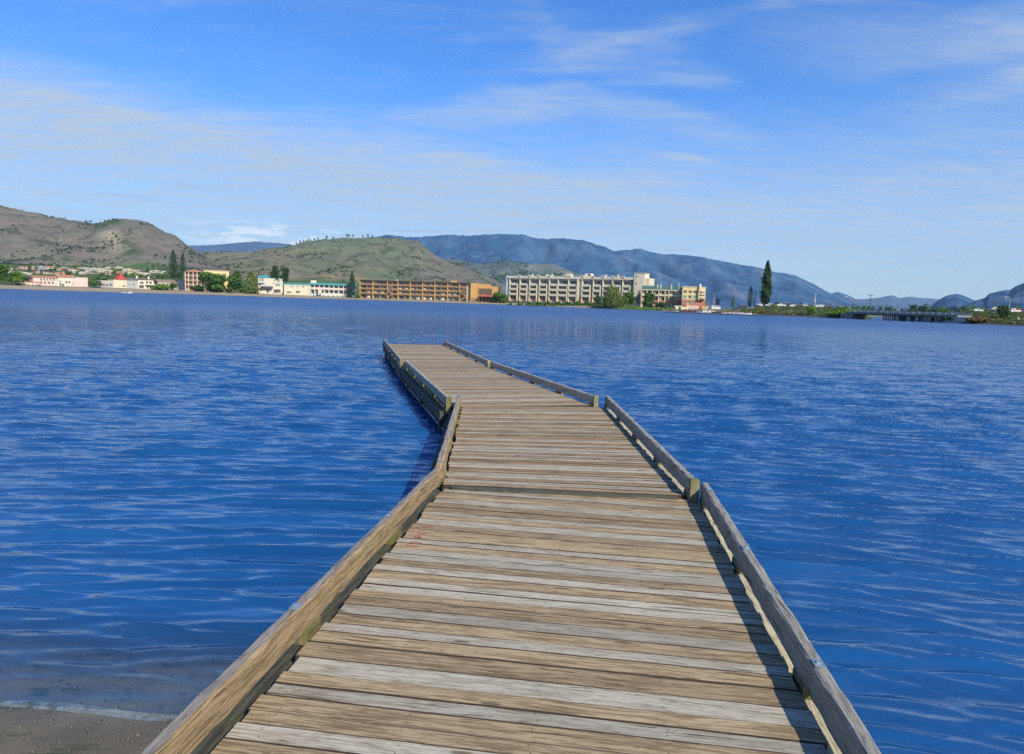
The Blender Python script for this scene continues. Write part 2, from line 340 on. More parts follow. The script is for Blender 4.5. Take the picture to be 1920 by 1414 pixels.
def pier_section(label, la, lb, ra, rb, zt, pw, mat, railspec, near=False, gaps=(0.06, 0.03), rmats=(None, None), plankdir=None, clipfar=None, float_body=True, nseg=1):
    """la/lb left edge near/far, ra/rb right edge near/far (world points at deck height)"""
    c0 = (la + ra) / 2; root = thing('pier_section', label, 'pier section', (c0.x, c0.y, zt), 0, 'hinged sections of the wooden pier')
    O = Vector((c0.x, c0.y, zt)); la, lb, ra, rb = [Vector((p.x - O.x, p.y - O.y, 0)) for p in (la, lb, ra, rb)]
    # deck boards
    V, Fc, UV, PC, MI = [], [], [], [], []
    ln = ((lb - la).length + (rb - ra).length) / 2; n = max(3, round(ln / pw)); run = 2
    cum = np.concatenate([[0], np.cumsum([random.choice((.86, .92, 1, 1, 1.1, 1.35)) for _ in range(n)])]); cum = cum / cum[-1]
    for i in range(n):
        t0, t1 = float(cum[i]), float(cum[i + 1])
        A, B = line_at(la, lb, t0), line_at(ra, rb, t0); A1, B1 = line_at(la, lb, t1), line_at(ra, rb, t1)
        ux = (B - A).normalized(); uy = Vector((-ux.y, ux.x, 0)); L = (B - A).length
        run = (run - 1) if run > 0 else 0; g = random.uniform(.7, .95) if run == 0 else random.uniform(0.02, 0.32)
        if run == 0: run = random.choice((1, 2, 2, 3, 3, 4))
        wv = abs((A1 - A).dot(uy)); q = len(Fc)
        dz = random.uniform(-0.0025, 0.0025)
        obox(V, Fc, UV, PC, A, ux, uy, random.uniform(-0.022, 0.012), L + random.uniform(-0.012, 0.018), 0.0026, wv - 0.0026, -0.038 + dz, dz, (random.random(), g + random.uniform(-.05, .05), random.random()), 0.002 if near else 0.0, 0.0011 if near else 0.0, 10 if near else 1, (random.uniform(-.003, .003), 0))
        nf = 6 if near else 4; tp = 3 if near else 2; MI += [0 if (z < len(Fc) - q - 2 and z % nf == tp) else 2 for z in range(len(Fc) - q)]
        if near:
            for s in (0.045, 0.5, 0.955, 0.28, 0.73)[: 5]:
                for w in (0.25, 0.75):
                    if random.random() < .18: continue
                    r = 0.0028; p = A + ux * (L * s + random.uniform(-.012, .012)) + uy * (wv * w + random.uniform(-.006, .006)); b = len(V)
                    zz = dz + 0.0022
                    for k in range(6): V.append((p.x + r * 1.3 * math.cos(k * 1.047), p.y + r * math.sin(k * 1.047), zz))
                    Fc.append(tuple(range(b, b + 6))); UV.extend([(0, 0)] * 6); PC.extend([(0, 0, 0)] * 6); MI.append(1)
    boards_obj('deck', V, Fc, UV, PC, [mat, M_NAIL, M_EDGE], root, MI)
    axis = ((lb - la).normalized() + (rb - ra).normalized()).normalized(); across = Vector((axis.y, -axis.x, 0))
    # joists and stringers below
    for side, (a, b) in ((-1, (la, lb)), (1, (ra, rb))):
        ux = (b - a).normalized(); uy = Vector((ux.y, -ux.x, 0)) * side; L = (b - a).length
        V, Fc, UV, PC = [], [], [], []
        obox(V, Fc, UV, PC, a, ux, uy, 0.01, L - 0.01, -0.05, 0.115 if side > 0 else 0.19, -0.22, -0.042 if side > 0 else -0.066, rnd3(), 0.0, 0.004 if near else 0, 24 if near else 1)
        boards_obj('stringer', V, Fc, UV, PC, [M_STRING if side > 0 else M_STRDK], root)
        if float_body:
            fb = MB(); p = lambda l, w, z: tuple(a + ux * l + uy * w + Vector((0, 0, z)))
            def ob(l0, l1, w0, w1, z0, z1, m=0):
                b0 = len(fb.v); fb.v += [p(l0, w0, z0), p(l1, w0, z0), p(l1, w1, z0), p(l0, w1, z0), p(l0, w0, z1), p(l1, w0, z1), p(l1, w1, z1), p(l0, w1, z1)]
                for q in ((0, 3, 2, 1), (4, 5, 6, 7), (0, 1, 5, 4), (1, 2, 6, 5), (2, 3, 7, 6), (3, 0, 4, 7)): fb.f.append(tuple(b0 + i for i in q)); fb.m.append(m)
            ob(0.0, L, -0.30, 0.03, -0.62, -0.21, 0); ob(0.04, L - .04, 0.033, 0.085, -0.33, -0.225, 0)
            k = 0.3
            while k < L: ob(k, k + .12, 0.09, 0.15, -0.55, -0.10, 0); k += 2.4
            fb.build('float', M_FLOAT, root)
            st = MB(); fb = st; ob(0.1, L - .1, 0.088, 0.118, -0.385, -0.365); st.build('rub_strip', M_STRIP, root)
    V, Fc, UV, PC = [], [], [], []
    for w in (0.3, 0.5, 0.7):
        a = line_at(la, ra, w); b = line_at(lb, rb, w); ux = (b - a).normalized(); uy = Vector((ux.y, -ux.x, 0))
        obox(V, Fc, UV, PC, a, ux, uy, 0.02, (b - a).length - .02, -0.045, 0.045, -0.20, -0.044, rnd3())
    e = (ra - la).normalized(); ey = Vector((-e.y, e.x, 0))
    obox(V, Fc, UV, PC, la, e, ey, 0.06, (ra - la).length - .06, -0.035, 0.0, -0.20, -0.006, rnd3())
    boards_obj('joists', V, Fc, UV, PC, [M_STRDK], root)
    # edge rails on blocks
    for side, segs in ((-1, railspec[0]), (1, railspec[1])):
        a, b = (la, lb) if side < 0 else (ra, rb); gap = gaps[0 if side < 0 else 1]; rm = rmats[0 if side < 0 else 1]
        ux = (b - a).normalized(); uy = Vector((ux.y, -ux.x, 0)) * side; L = (b - a).length
        for (s0, s1) in segs:
            V, Fc, UV, PC = [], [], [], []; pc = (random.random(), 0.45, 0.3)
            obox(V, Fc, UV, PC, a, ux, uy, s0, s1, gap, gap + 0.062, 0.022, 0.156, pc, 0.010, 0.0042 if near else 0.002, 60 if near else 8)
            nq = len(Fc); MR = [(1 if z % 6 in (4, 5) else 0) if z < nq - 2 else 1 for z in range(nq)]
            rail = boards_obj('rail', V, Fc, UV, PC, [rm, M_RAILS if side < 0 else rm], root, MR)
            if near and side > 0 and float_body or (not near and (side > 0 or float_body)):
                V, Fc, UV, PC = [], [], [], []; obox(V, Fc, UV, PC, a, ux, uy, s0 - 0.055, s0 - 0.003, gap - 0.004, gap + 0.074, -0.10, 0.163, rnd3(), 0.006, 0.002, 3); boards_obj('end_post', V, Fc, UV, PC, [M_BLOCK], root)
            k = s0 + 0.02; blk = []
            nb = max(2, round((s1 - s0) / 1.45)); 
            for i in range(nb + 1):
                l = s0 + 0.0 + (s1 - s0 - 0.16) * i / nb; blk.append(l)
                V, Fc, UV, PC = [], [], [], []
                obox(V, Fc, UV, PC, a, ux, uy, l, l + 0.16, gap - 0.006, gap + 0.082, -0.0415 if side > 0 else -0.0655, 0.0215, rnd3(), 0.0, 0.003, 3)
                boards_obj('spacer_block', V, Fc, UV, PC, [M_BLOCK], root)
                if i > 0:
                    pb = MB(); q = a + ux * (l - 0.05) + uy * (gap + 0.031) + Vector((0, 0, 0.1585))
                    for dx, dy, h in ((0.034, 0.023, 0.003), (0.010, 0.010, 0.009)):
                        c = [q + ux * sx * dx + uy * sy * dy for sx, sy in ((-1, -1), (1, -1), (1, 1), (-1, 1))]
                        b0 = len(pb.v); pb.v += [tuple(p) for p in c] + [tuple(p + Vector((0, 0, h))) for p in c]
                        for qd in ((0, 3, 2, 1), (4, 5, 6, 7), (0, 1, 5, 4), (1, 2, 6, 5), (2, 3, 7, 6), (3, 0, 4, 7)): pb.f.append(tuple(b0 + z for z in qd)); pb.m.append(0)
                    pb.build('bolt_plate', M_PLATE, rail)
    return root

def ext(a, b, Y):  # extend the line a-b to world Y
    t = (Y - a.y) / (b.y - a.y); p = a + (b - a) * t; return Vector((p.x, p.y, 0))
L0, L1 = onz(841, 907, DECK), onz(401, 1414, DECK); R0, R1 = onz(1310, 944, DECK), onz(1559, 1414, DECK)
la, ra = ext(L0, L1, 0.35), ext(R0, R1, 0.05); lb, rb = ext(L0, L1, 6.16), ext(R0, R1, 5.86)
LL = (lb - la).length; RL = (rb - ra).length
SEC1 = pier_section('nearest pier section, broad planks striped grey and tan, red paint scrawl by its left rail', la, lb, ra, rb, DECK, 0.102, M_DECK,
             ([(0.0, LL + 0.10)], [(0.0, RL - 0.02)]), near=True, rmats=(M_RAIL, M_RAILG), float_body=False)
a2, b2 = onz(834, 909, Z2), onz(868, 761, Z2); c2, d2 = onz(1284, 929, Z2), onz(1134, 763, Z2)
SEC2 = pier_section('second pier section, mid distance, with a rail end post facing the viewer on its right', a2, b2, c2, d2, Z2, 0.102, M_DECKF,
             ([(0.15, (b2 - a2).length + 0.12)], [(-0.02, (d2 - c2).length + 0.25)]), near=True, rmats=(M_RAIL, M_RAILG), gaps=(0.03, 0.03))
Z3 = Z2 - 0.004
a3, b3 = onz(848, 763.5, Z3), onz(766, 688, Z3); c3, d3 = onz(1108, 760, Z3), onz(914, 688.5, Z3)
l3, r3 = (b3 - a3).length, (d3 - c3).length
SEC3 = pier_section('third pier section, turning left, its left float dark above the water', a3, b3, c3, d3, Z3, 0.105, M_DECKF,
             ([(0.0, l3)], [(0.0, r3 * .98)]), rmats=(M_RAILG, M_RAILG), gaps=(0.03, 0.03))
Z4 = Z3 - 0.004
a4, b4 = onz(765, 687.6, Z4), onz(728, 645, Z4); c4, d4 = onz(913, 688, Z4), onz(830, 647, Z4)
l4, r4 = (b4 - a4).length, (d4 - c4).length
SEC4 = pier_section('far end section of the pier, smallest, open at the lake end', a4, b4, c4, d4, Z4, 0.12, M_DECKF,
             ([(0.15, l4 + .2)], [(0.1, r4)]), rmats=(M_RAILG, M_RAILG), gaps=(0.11, 0.03))
# red paint scrawl on the first section's boards
O1 = SEC1.location
for pts in ([(789, 986), (797, 985), (801, 988), (808, 987), (815, 989)], [(792, 988), (800, 989)], [(806, 985.5), (812, 987)], [(784, 994), (795, 993)], [(782, 1000), (790, 999.4), (800, 1001)],
            [(776, 1004), (779, 1003)], [(774, 1008), (783, 1005), (792, 1008)], [(773, 1010), (784, 1008.5), (796, 1011)], [(776, 1006), (788, 1009.5)], [(768, 1017), (783, 1017), (793, 1020)], [(762, 1022), (772, 1023), (784, 1025)], [(763, 1023.5), (783, 1026)], [(783, 1003.2), (797, 1004.5)]):
    sc_ = MB()
    for (x0, y0), (x1, y1) in zip(pts, pts[1:]):
        p = onz(x0, y0, DECK); q = onz(x1, y1, DECK); d = (q - p).normalized(); nn = Vector((-d.y, d.x, 0)) * 0.0075
        sc_.poly([Vector((v.x - O1.x, v.y - O1.y, 0.0038)) for v in (p - nn, q - nn, q + nn, p + nn)])
    sc_.build('paint_stroke', M_RED, SEC1)

# ---------------------------------------------------------------- far land
SH = [(-600, 340), (-200, 350), (0, 380), (200, 420), (400, 470), (700, 490), (960, 470), (1160, 395), (1400, 290), (1660, 240), (1770, 215), (1920, 190), (2150, 165), (2600, 150)]
def Dsh(px): return float(np.interp(px, [a for a, b in SH], [b for a, b in SH]))
def ground(px, Y):
    d = Y - Dsh(px)
    if d < 0: return max(-3.0, 0.12 * d)
    z = min(d, 25) / 25 * float(np.interp(px, [400, 500, 680, 940, 1100, 1300], [2.8, 2.1, 1.5, 1.5, 1.3, 1.2]))
    s = float(np.interp(px, [-600, 250, 450, 900, 1050, 1300], [.060, .058, .040, .030, .006, .002]))
    z += s * min(max(d - 38, 0), 480)
    bank = float(np.interp(px, [1350, 1440, 1900, 2100], [0, 1, 1, 1])) * float(np.interp(d, [0, 4, 34, 60], [0, 0.5, 2.4, 2.9]))
    z += bank
    ch = float(np.interp(px, [1600, 1648, 1772, 1800], [0, 1, 1, 0])) * float(np.interp(Y, [520, 640], [1, 0]))
    return z * (1 - ch) - 2.0 * ch
def G(px, Y): return Vector((X_of(px, Y), Y, ground(px, Y)))

def blob(px, py, cx, cy, rx, ry): return math.exp(-(((px - cx) / rx) ** 2 + ((py - cy) / ry) ** 2))
def land_color(px, Y):
    d = Y - Dsh(px); r = mn.noise(Vector((X_of(px, Y) * .02, Y * .02, 0))); r2 = mn.noise(Vector((X_of(px, Y) * .006, Y * .006, 3)))
    sand = (0.30, 0.245, 0.17); grass = (0.085, 0.13, 0.035); dry = (0.20, 0.165, 0.085); dark = (0.045, 0.075, 0.022); soil = (0.23, 0.15, 0.10)
    def mx(a, b, t): t = max(0, min(1, t)); return tuple(x + (y - x) * t for x, y in zip(a, b))
    c = mx(grass, dark, .5 + r * 1.2); c = mx(c, dry, (r2 + .05) * 1.6)
    if px < 430: c = mx(c, soil, blob(px, Y, 20, 700, 90, 80)); c = mx(c, dark, .35)
    if 500 < px < 900: c = mx((0.10, 0.17, 0.05), c, .4); c = mx(c, soil, blob(px, Y, 640, 800, 80, 40))
    if px > 1380: c = mx(dry, grass, .45 + r); c = mx(c, (0.12, 0.10, 0.08), .3)
    if px > 1420 and d < 5: c = (0.06, 0.055, 0.05)
    if px < 1260: c = mx(sand, c, (d - 22) / 5)
    elif px < 1420: c = mx((0.20, 0.18, 0.15), c, (d - 3) / 4)
    if d < 1.2: c = mx(c, (0.12, 0.10, 0.075), .8)
    return c
def attr_mat(name, scale=0.05, rough=0.95, var=0.5, bump=0.0, c3=None, c3amt=0.0, c3scale=0.02):
    m, t, b, o = newmat(name); at = t.node('ShaderNodeAttribute', attribute_name='col'); tc = t.node('ShaderNodeTexCoord')
    n = t.noise(tc.outputs['Object'], scale, 6, 0.65); n2 = t.noise(tc.outputs['Object'], scale * 9, 4, 0.6)
    f = t.math('ADD', 1 - var, t.math('MULTIPLY', t.math('ADD', n, n2), var)); cc = t.node('ShaderNodeCombineColor')
    for i in range(3): t.put(cc.inputs[i], f)
    c = t.mix(1.0, at.outputs['Color'], cc.outputs[0], 'MULTIPLY')
    if c3:
        n3 = t.noise(tc.outputs['Object'], c3scale, 7, 0.68); c = t.mix(t.math('MULTIPLY', t.mapr(n3, 0.53, 0.60), c3amt), c, c3)
    t.put(b.inputs['Base Color'], c); b.inputs['Roughness'].default_value = rough; b.inputs['Specular IOR Level'].default_value = 0.1
    if bump:
        bp = t.node('ShaderNodeBump'); bp.inputs['Strength'].default_value = 1.0; bp.inputs['Distance'].default_value = bump; t.put(bp.inputs['Height'], t.math('ADD', n, t.math('MULTIPLY', n2, .3))); t.l.new(bp.outputs[0], b.inputs['Normal'])
    return m
def make_land():
    pxs = np.concatenate([np.arange(-600, -40, 40), np.arange(-40, 1960, 8), np.arange(1960, 2600, 40)]); rows = []
    ts = [-25, -8, -2, 0, 1.5, 4, 8, 12, 16, 24, 38, 60, 90, 125, 165, 210, 260, 320, 390, 470, 540, 700, 1000, 1600, 2600, 4500, 8000, 14000, 26000]
    V = []; Cc = []
    for t in ts:
        for px in pxs:
            Y = Dsh(px) + t; p = G(px, Y); p.z += mn.noise(Vector((p.x * .05, p.y * .05, 1))) * (.25 if t > 4 else 0.0); V.append(p); Cc.append(land_color(px, Y))
    nx = len(pxs); f = [(i * nx + j, i * nx + j + 1, (i + 1) * nx + j + 1, (i + 1) * nx + j) for i in range(len(ts) - 1) for j in range(nx - 1)]
    o = npmesh('ground', np.array([tuple(v) for v in V]), np.array(f), attr_mat('shore_ground', .12, var=.6), smooth=True, attrs={'col': ('POINT', 'FLOAT_COLOR', np.array(Cc))})
    tag(o, kind='structure')
make_land()

def hill(name, ridge, Dr, Db, pal, seed, gully=0.10, p=1.0, mat=None, step=5, nt=46, back=0.35, rough=0.012, basez=None):
    """ridge: outline points (px,py) carried to depth Dr; the slope runs down to depth Db in front and behind"""
    xs = [a for a, b in ridge]; ys = [b for a, b in ridge]; pxs = np.arange(xs[0], xs[-1] + step, step); V = []; C = []
    ts = list(np.linspace(0, 1, nt)) + [1.1, 1.3, 1.7]
    for t in ts:
        for px in pxs:
            py = float(np.interp(px, xs, ys)); wob_ = 1 + 0.12 * mn.noise(Vector((px * .006, seed, 0)))
            Yr = Dr * wob_; Y = Db + (Yr - Db) * t
            zr = atY(px, py, Yr).z; zb = basez if basez is not None else ground(px, Db)
            zr += (zr - zb) * rough * mn.fractal(Vector((px * .11, seed * 3.1, 0)), .9, 2.1, 5)
            tt = min(t, 1.0); h = (zr - zb) * (tt ** p) * (1 if t <= 1 else max(0, 1 - (t - 1) * 1.3))
            X = X_of(px, Y); s = 900.0 / Dr * 6.0
            q = Vector((X * s / 1000 * 1.6, Y * s / 1000 * .55, seed))
            gl = (1 - abs(mn.fractal(q, 0.9, 2.1, 5)) * 2.4); g2 = mn.fractal(q * 3.1, 1.0, 2.2, 4)
            en = math.sin(math.pi * min(1, tt * .98)) ** .7
            z = zb + max(-1.0, h + (gl * gully + g2 * gully * .5 - gully * .6) * max(zr - zb, 0) * en)
            V.append((X, Y, z)); C.append(pal(px, tt, gl, g2))
    nx = len(pxs); f = [(i * nx + j, i * nx + j + 1, (i + 1) * nx + j + 1, (i + 1) * nx + j) for i in range(len(ts) - 1) for j in range(nx - 1)]
    o = npmesh(name, np.array(V), np.array(f), mat, smooth=True, attrs={'col': ('POINT', 'FLOAT_COLOR', np.array(C))})
    return tag(o, kind='structure')
def mx(a, b, t): t = max(0, min(1, t)); return tuple(x + (y - x) * t for x, y in zip(a, b))
def pal_left(px, t, gl, g2):
    c = mx((0.195, 0.16, 0.125), (0.145, 0.14, 0.10), .5 + g2 * 1.2); c = mx(c, (0.11, 0.10, 0.08), gl * .4)
    r = blob(px, t, 218, .62, 14, .14) + blob(px, t, 205, .72, 16, .08); c = mx(c, (0.36, 0.30, 0.20), r * .9)
    c = mx(c, (0.045, 0.085, 0.03), blob(px, t, 250, .42, 14, .12) * 1.2 + blob(px, t, 218, .97, 20, .07)); c = mx(c, (0.075, 0.13, 0.04), blob(px, t, 260, .08, 90, .10))
    return c
def pal_mid(px, t, gl, g2):
    c = mx((0.135, 0.155, 0.085), (0.175, 0.16, 0.10), .5 + g2 * 1.6); c = mx(c, (0.10, 0.115, 0.07), gl * .5)
    if px > 740: c = mx(c, (0.165, 0.145, 0.105), (px - 740) / 80)
    if px < 560: c = mx(c, (0.22, 0.19, 0.11), .45)
    c = mx(c, (0.27, 0.19, 0.11), blob(px, t, 470, .10, 90, .06) + blob(px, t, 640, .12, 60, .035)); return mx(c, (0.08, 0.14, 0.045), blob(px, t, 600, .03, 130, .07))
def pal_back(px, t, gl, g2): return mx(mx((0.095, 0.135, 0.12), (0.15, 0.16, 0.13), .5 + g2 * 1.8), (0.035, 0.07, 0.085), gl * .7 - .1)
def pal_haze_blue(px, t, gl, g2):  # distance haze put into the forest's base colour as blue
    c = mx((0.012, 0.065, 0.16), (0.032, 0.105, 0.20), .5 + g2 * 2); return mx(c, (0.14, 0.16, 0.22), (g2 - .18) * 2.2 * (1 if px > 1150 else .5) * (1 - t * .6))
def pal_far_haze(px, t, gl, g2): return mx((0.02, 0.06, 0.14), (0.03, 0.08, 0.16), .5 + g2)  # farthest ranges: haze blue put into the base colour too
M_HILL = attr_mat('dry_hillside', .010, var=.62, bump=3.0, c3=(0.05, 0.075, 0.035), c3amt=.75, c3scale=.022)
M_MTN = attr_mat('hazy_forest_mountain', .013, var=.55, bump=9.0, c3=(0.09, 0.13, 0.20), c3amt=.5, c3scale=.014)
hill('hill', [(-500, 330), (-300, 345), (-120, 362), (0, 382.5), (35, 390), (83, 399.6), (98, 405), (129, 411), (154, 415), (175, 419), (196, 417), (208, 412), (240, 409), (254, 410), (279, 416), (298, 427), (312, 435), (333, 443), (350, 458), (367, 468), (381, 477), (400, 484), (430, 497), (480, 508), (540, 522), (600, 540)], 1500, 900, pal_left, 1.3, .12, 1.1, M_HILL, 3, 70)
hill('hill', [(250, 500), (320, 478), (379, 472.5), (425, 472), (471, 473), (494, 467), (537, 463), (550, 460), (571, 453.5), (596, 450.5), (625, 447), (650, 444), (700, 445), (750, 447), (780, 452), (795, 464), (820, 481), (850, 494), (890, 509), (930, 526), (960, 545), (990, 560)], 2000, 1050, pal_mid, 4.7, .10, 1.05, M_HILL, 3, 70)
hill('hill', [(700, 520), (790, 490), (830, 485), (860, 487), (900, 494), (925, 492), (951, 487), (976, 494), (1008, 493), (1031, 492), (1062, 505), (1110, 520), (1180, 535), (1260, 548), (1330, 565)], 3200, 2100, pal_back, 8.1, .16, 1.0, M_HILL, 4, 50)
hill('mountain', [(520, 470), (600, 455), (700, 444), (730, 439.5), (760, 442), (800, 441), (875, 442), (925, 436), (950, 438), (1010, 446), (1085, 448), (1125, 460), (1145, 471), (1195, 465), (1240, 476), (1310, 480), (1375, 492), (1445, 509), (1490, 517), (1520, 532), (1553, 549), (1590, 560), (1620, 575), (1660, 588)], 5200, 3300, pal_haze_blue, 12.9, .15, 1.0, M_MTN, 4, 60, basez=4)
hill('mountain', [(1500, 570), (1540, 556), (1568, 547), (1584, 552), (1599, 559), (1613, 569), (1640, 585)], 6500, 4800, pal_haze_blue, 15.1, .12, 1.0, M_MTN, 5, 30, basez=4)
hill('mountain', [(200, 470), (355, 461.5), (400, 459.5), (450, 455), (467, 453.5), (490, 454), (530, 457), (600, 462), (700, 470)], 9000, 7000, pal_far_haze, 21.0, .10, 1.0, M_MTN, 5, 30, basez=20)
hill('mountain', [(1500, 575), (1590, 562), (1640, 559), (1669, 553.5), (1685, 559), (1703, 556), (1722, 558), (1742, 559.5), (1760, 561), (1820, 563), (1900, 572), (2000, 590)], 12000, 9000, pal_far_haze, 25.0, .10, 1.0, M_MTN, 5, 30, basez=4)
hill('mountain', [(1700, 598), (1722, 590), (1741, 576), (1757, 562), (1771, 554), (1790, 550.5), (1800, 553), (1815, 559), (1827, 565), (1850, 578), (1880, 596)], 3000, 2300, pal_haze_blue, 31.0, .16, 1.0, M_MTN, 3, 40, basez=4)
hill('mountain', [(1760, 597), (1795, 580), (1812, 569), (1828, 563), (1843, 559), (1848.5, 552), (1865, 547), (1881, 543), (1888, 544), (1893, 540), (1903, 534), (1917, 528), (1960, 512), (2060, 500), (2300, 480)], 2400, 1500, pal_haze_blue, 37.0, .16, 1.0, M_MTN, 3, 50, basez=4)

# ---------------------------------------------------------------- near beach and lake bed
def bed(x, y):
    s = 3.20 + 0.06 * math.sin(x * 1.3) - max(0, x + 1.2) * 1.15 - .05 * max(0, -x - 3) ** 1.2
    z = 0.17 * (s - y); z = z if z > -0.25 else -0.25 + (z + 0.25) * 1.6
    z = max(z, -4.0) if z < 0 else min(z, .36 + .02 * z)
    return z + 0.012 * mn.fractal(Vector((x * 1.7, y * 1.7, 0)), 1, 2, 3) * min(1, abs(z) * 8 + .1)
def make_bed():
    xs = np.concatenate([np.linspace(-60, -8, 14), np.linspace(-7.5, 4, 150), np.linspace(5, 60, 14)]); ys = np.concatenate([np.linspace(-60, -3, 12), np.linspace(-2.5, 8, 140), np.linspace(8.6, 60, 25)])
    V = [(x, y, bed(x, y) - 0.0) for y in ys for x in xs]; nx = len(xs)
    f = [(i * nx + j, i * nx + j + 1, (i + 1) * nx + j + 1, (i + 1) * nx + j) for i in range(len(ys) - 1) for j in range(nx - 1)]
    m, t, b, o = newmat('shaded_beach_sand'); tc = t.node('ShaderNodeTexCoord'); ob = tc.outputs['Object']
    n = t.noise(ob, 3.0, 5, .6); g = t.noise(ob, 150.0, 3, .8); g2 = t.noise(ob, 28.0, 5, .75)
    c = t.mix(t.mapr(n, .35, .65), (0.24, 0.205, 0.135), (0.38, 0.31, 0.20)); c = t.mix(t.math('MULTIPLY', t.mapr(g, .45, .65), .7), c, (0.06, 0.058, 0.048)); c = t.mix(t.math('MULTIPLY', t.mapr(g2, .60, .70), .7), c, (0.26, 0.23, 0.18))
    vo = t.node('ShaderNodeTexVoronoi'); t.put(vo.inputs[0], ob); vo.inputs['Scale'].default_value = 26; c = t.mix(t.math('MULTIPLY', t.mapr(vo.outputs['Distance'], .22, .12), .7), c, (0.22, 0.16, 0.12))
    sz = t.node('ShaderNodeSeparateXYZ'); t.l.new(ob, sz.inputs[0]); c = t.mix(t.mapr(sz.outputs[2], -.015, .015, 0.0, .55), c, (0.075, 0.062, 0.042))  # wet sand above the waterline; the beach's shade is put into this darkening
    w = t.noise(t.scale(ob, (.8, 3, 1)), 2.4, 4, .6); c = t.mix(t.math('MULTIPLY', t.mapr(w, .60, .68), .8), c, (0.03, 0.055, 0.012))
    t.put(b.inputs['Base Color'], c); sx = t.node('ShaderNodeSeparateXYZ'); t.l.new(ob, sx.inputs[0]); t.put(b.inputs['Roughness'], t.mapr(sx.outputs[2], .0, .05, .25, .9))
    bp = t.node('ShaderNodeBump'); bp.inputs['Strength'].default_value = .8; bp.inputs['Distance'].default_value = .01; t.put(bp.inputs['Height'], t.math('ADD', g, g2)); t.l.new(bp.outputs[0], b.inputs['Normal'])
    tag(npmesh('beach', np.array(V), np.array(f), m, smooth=True), kind='structure')
make_bed()

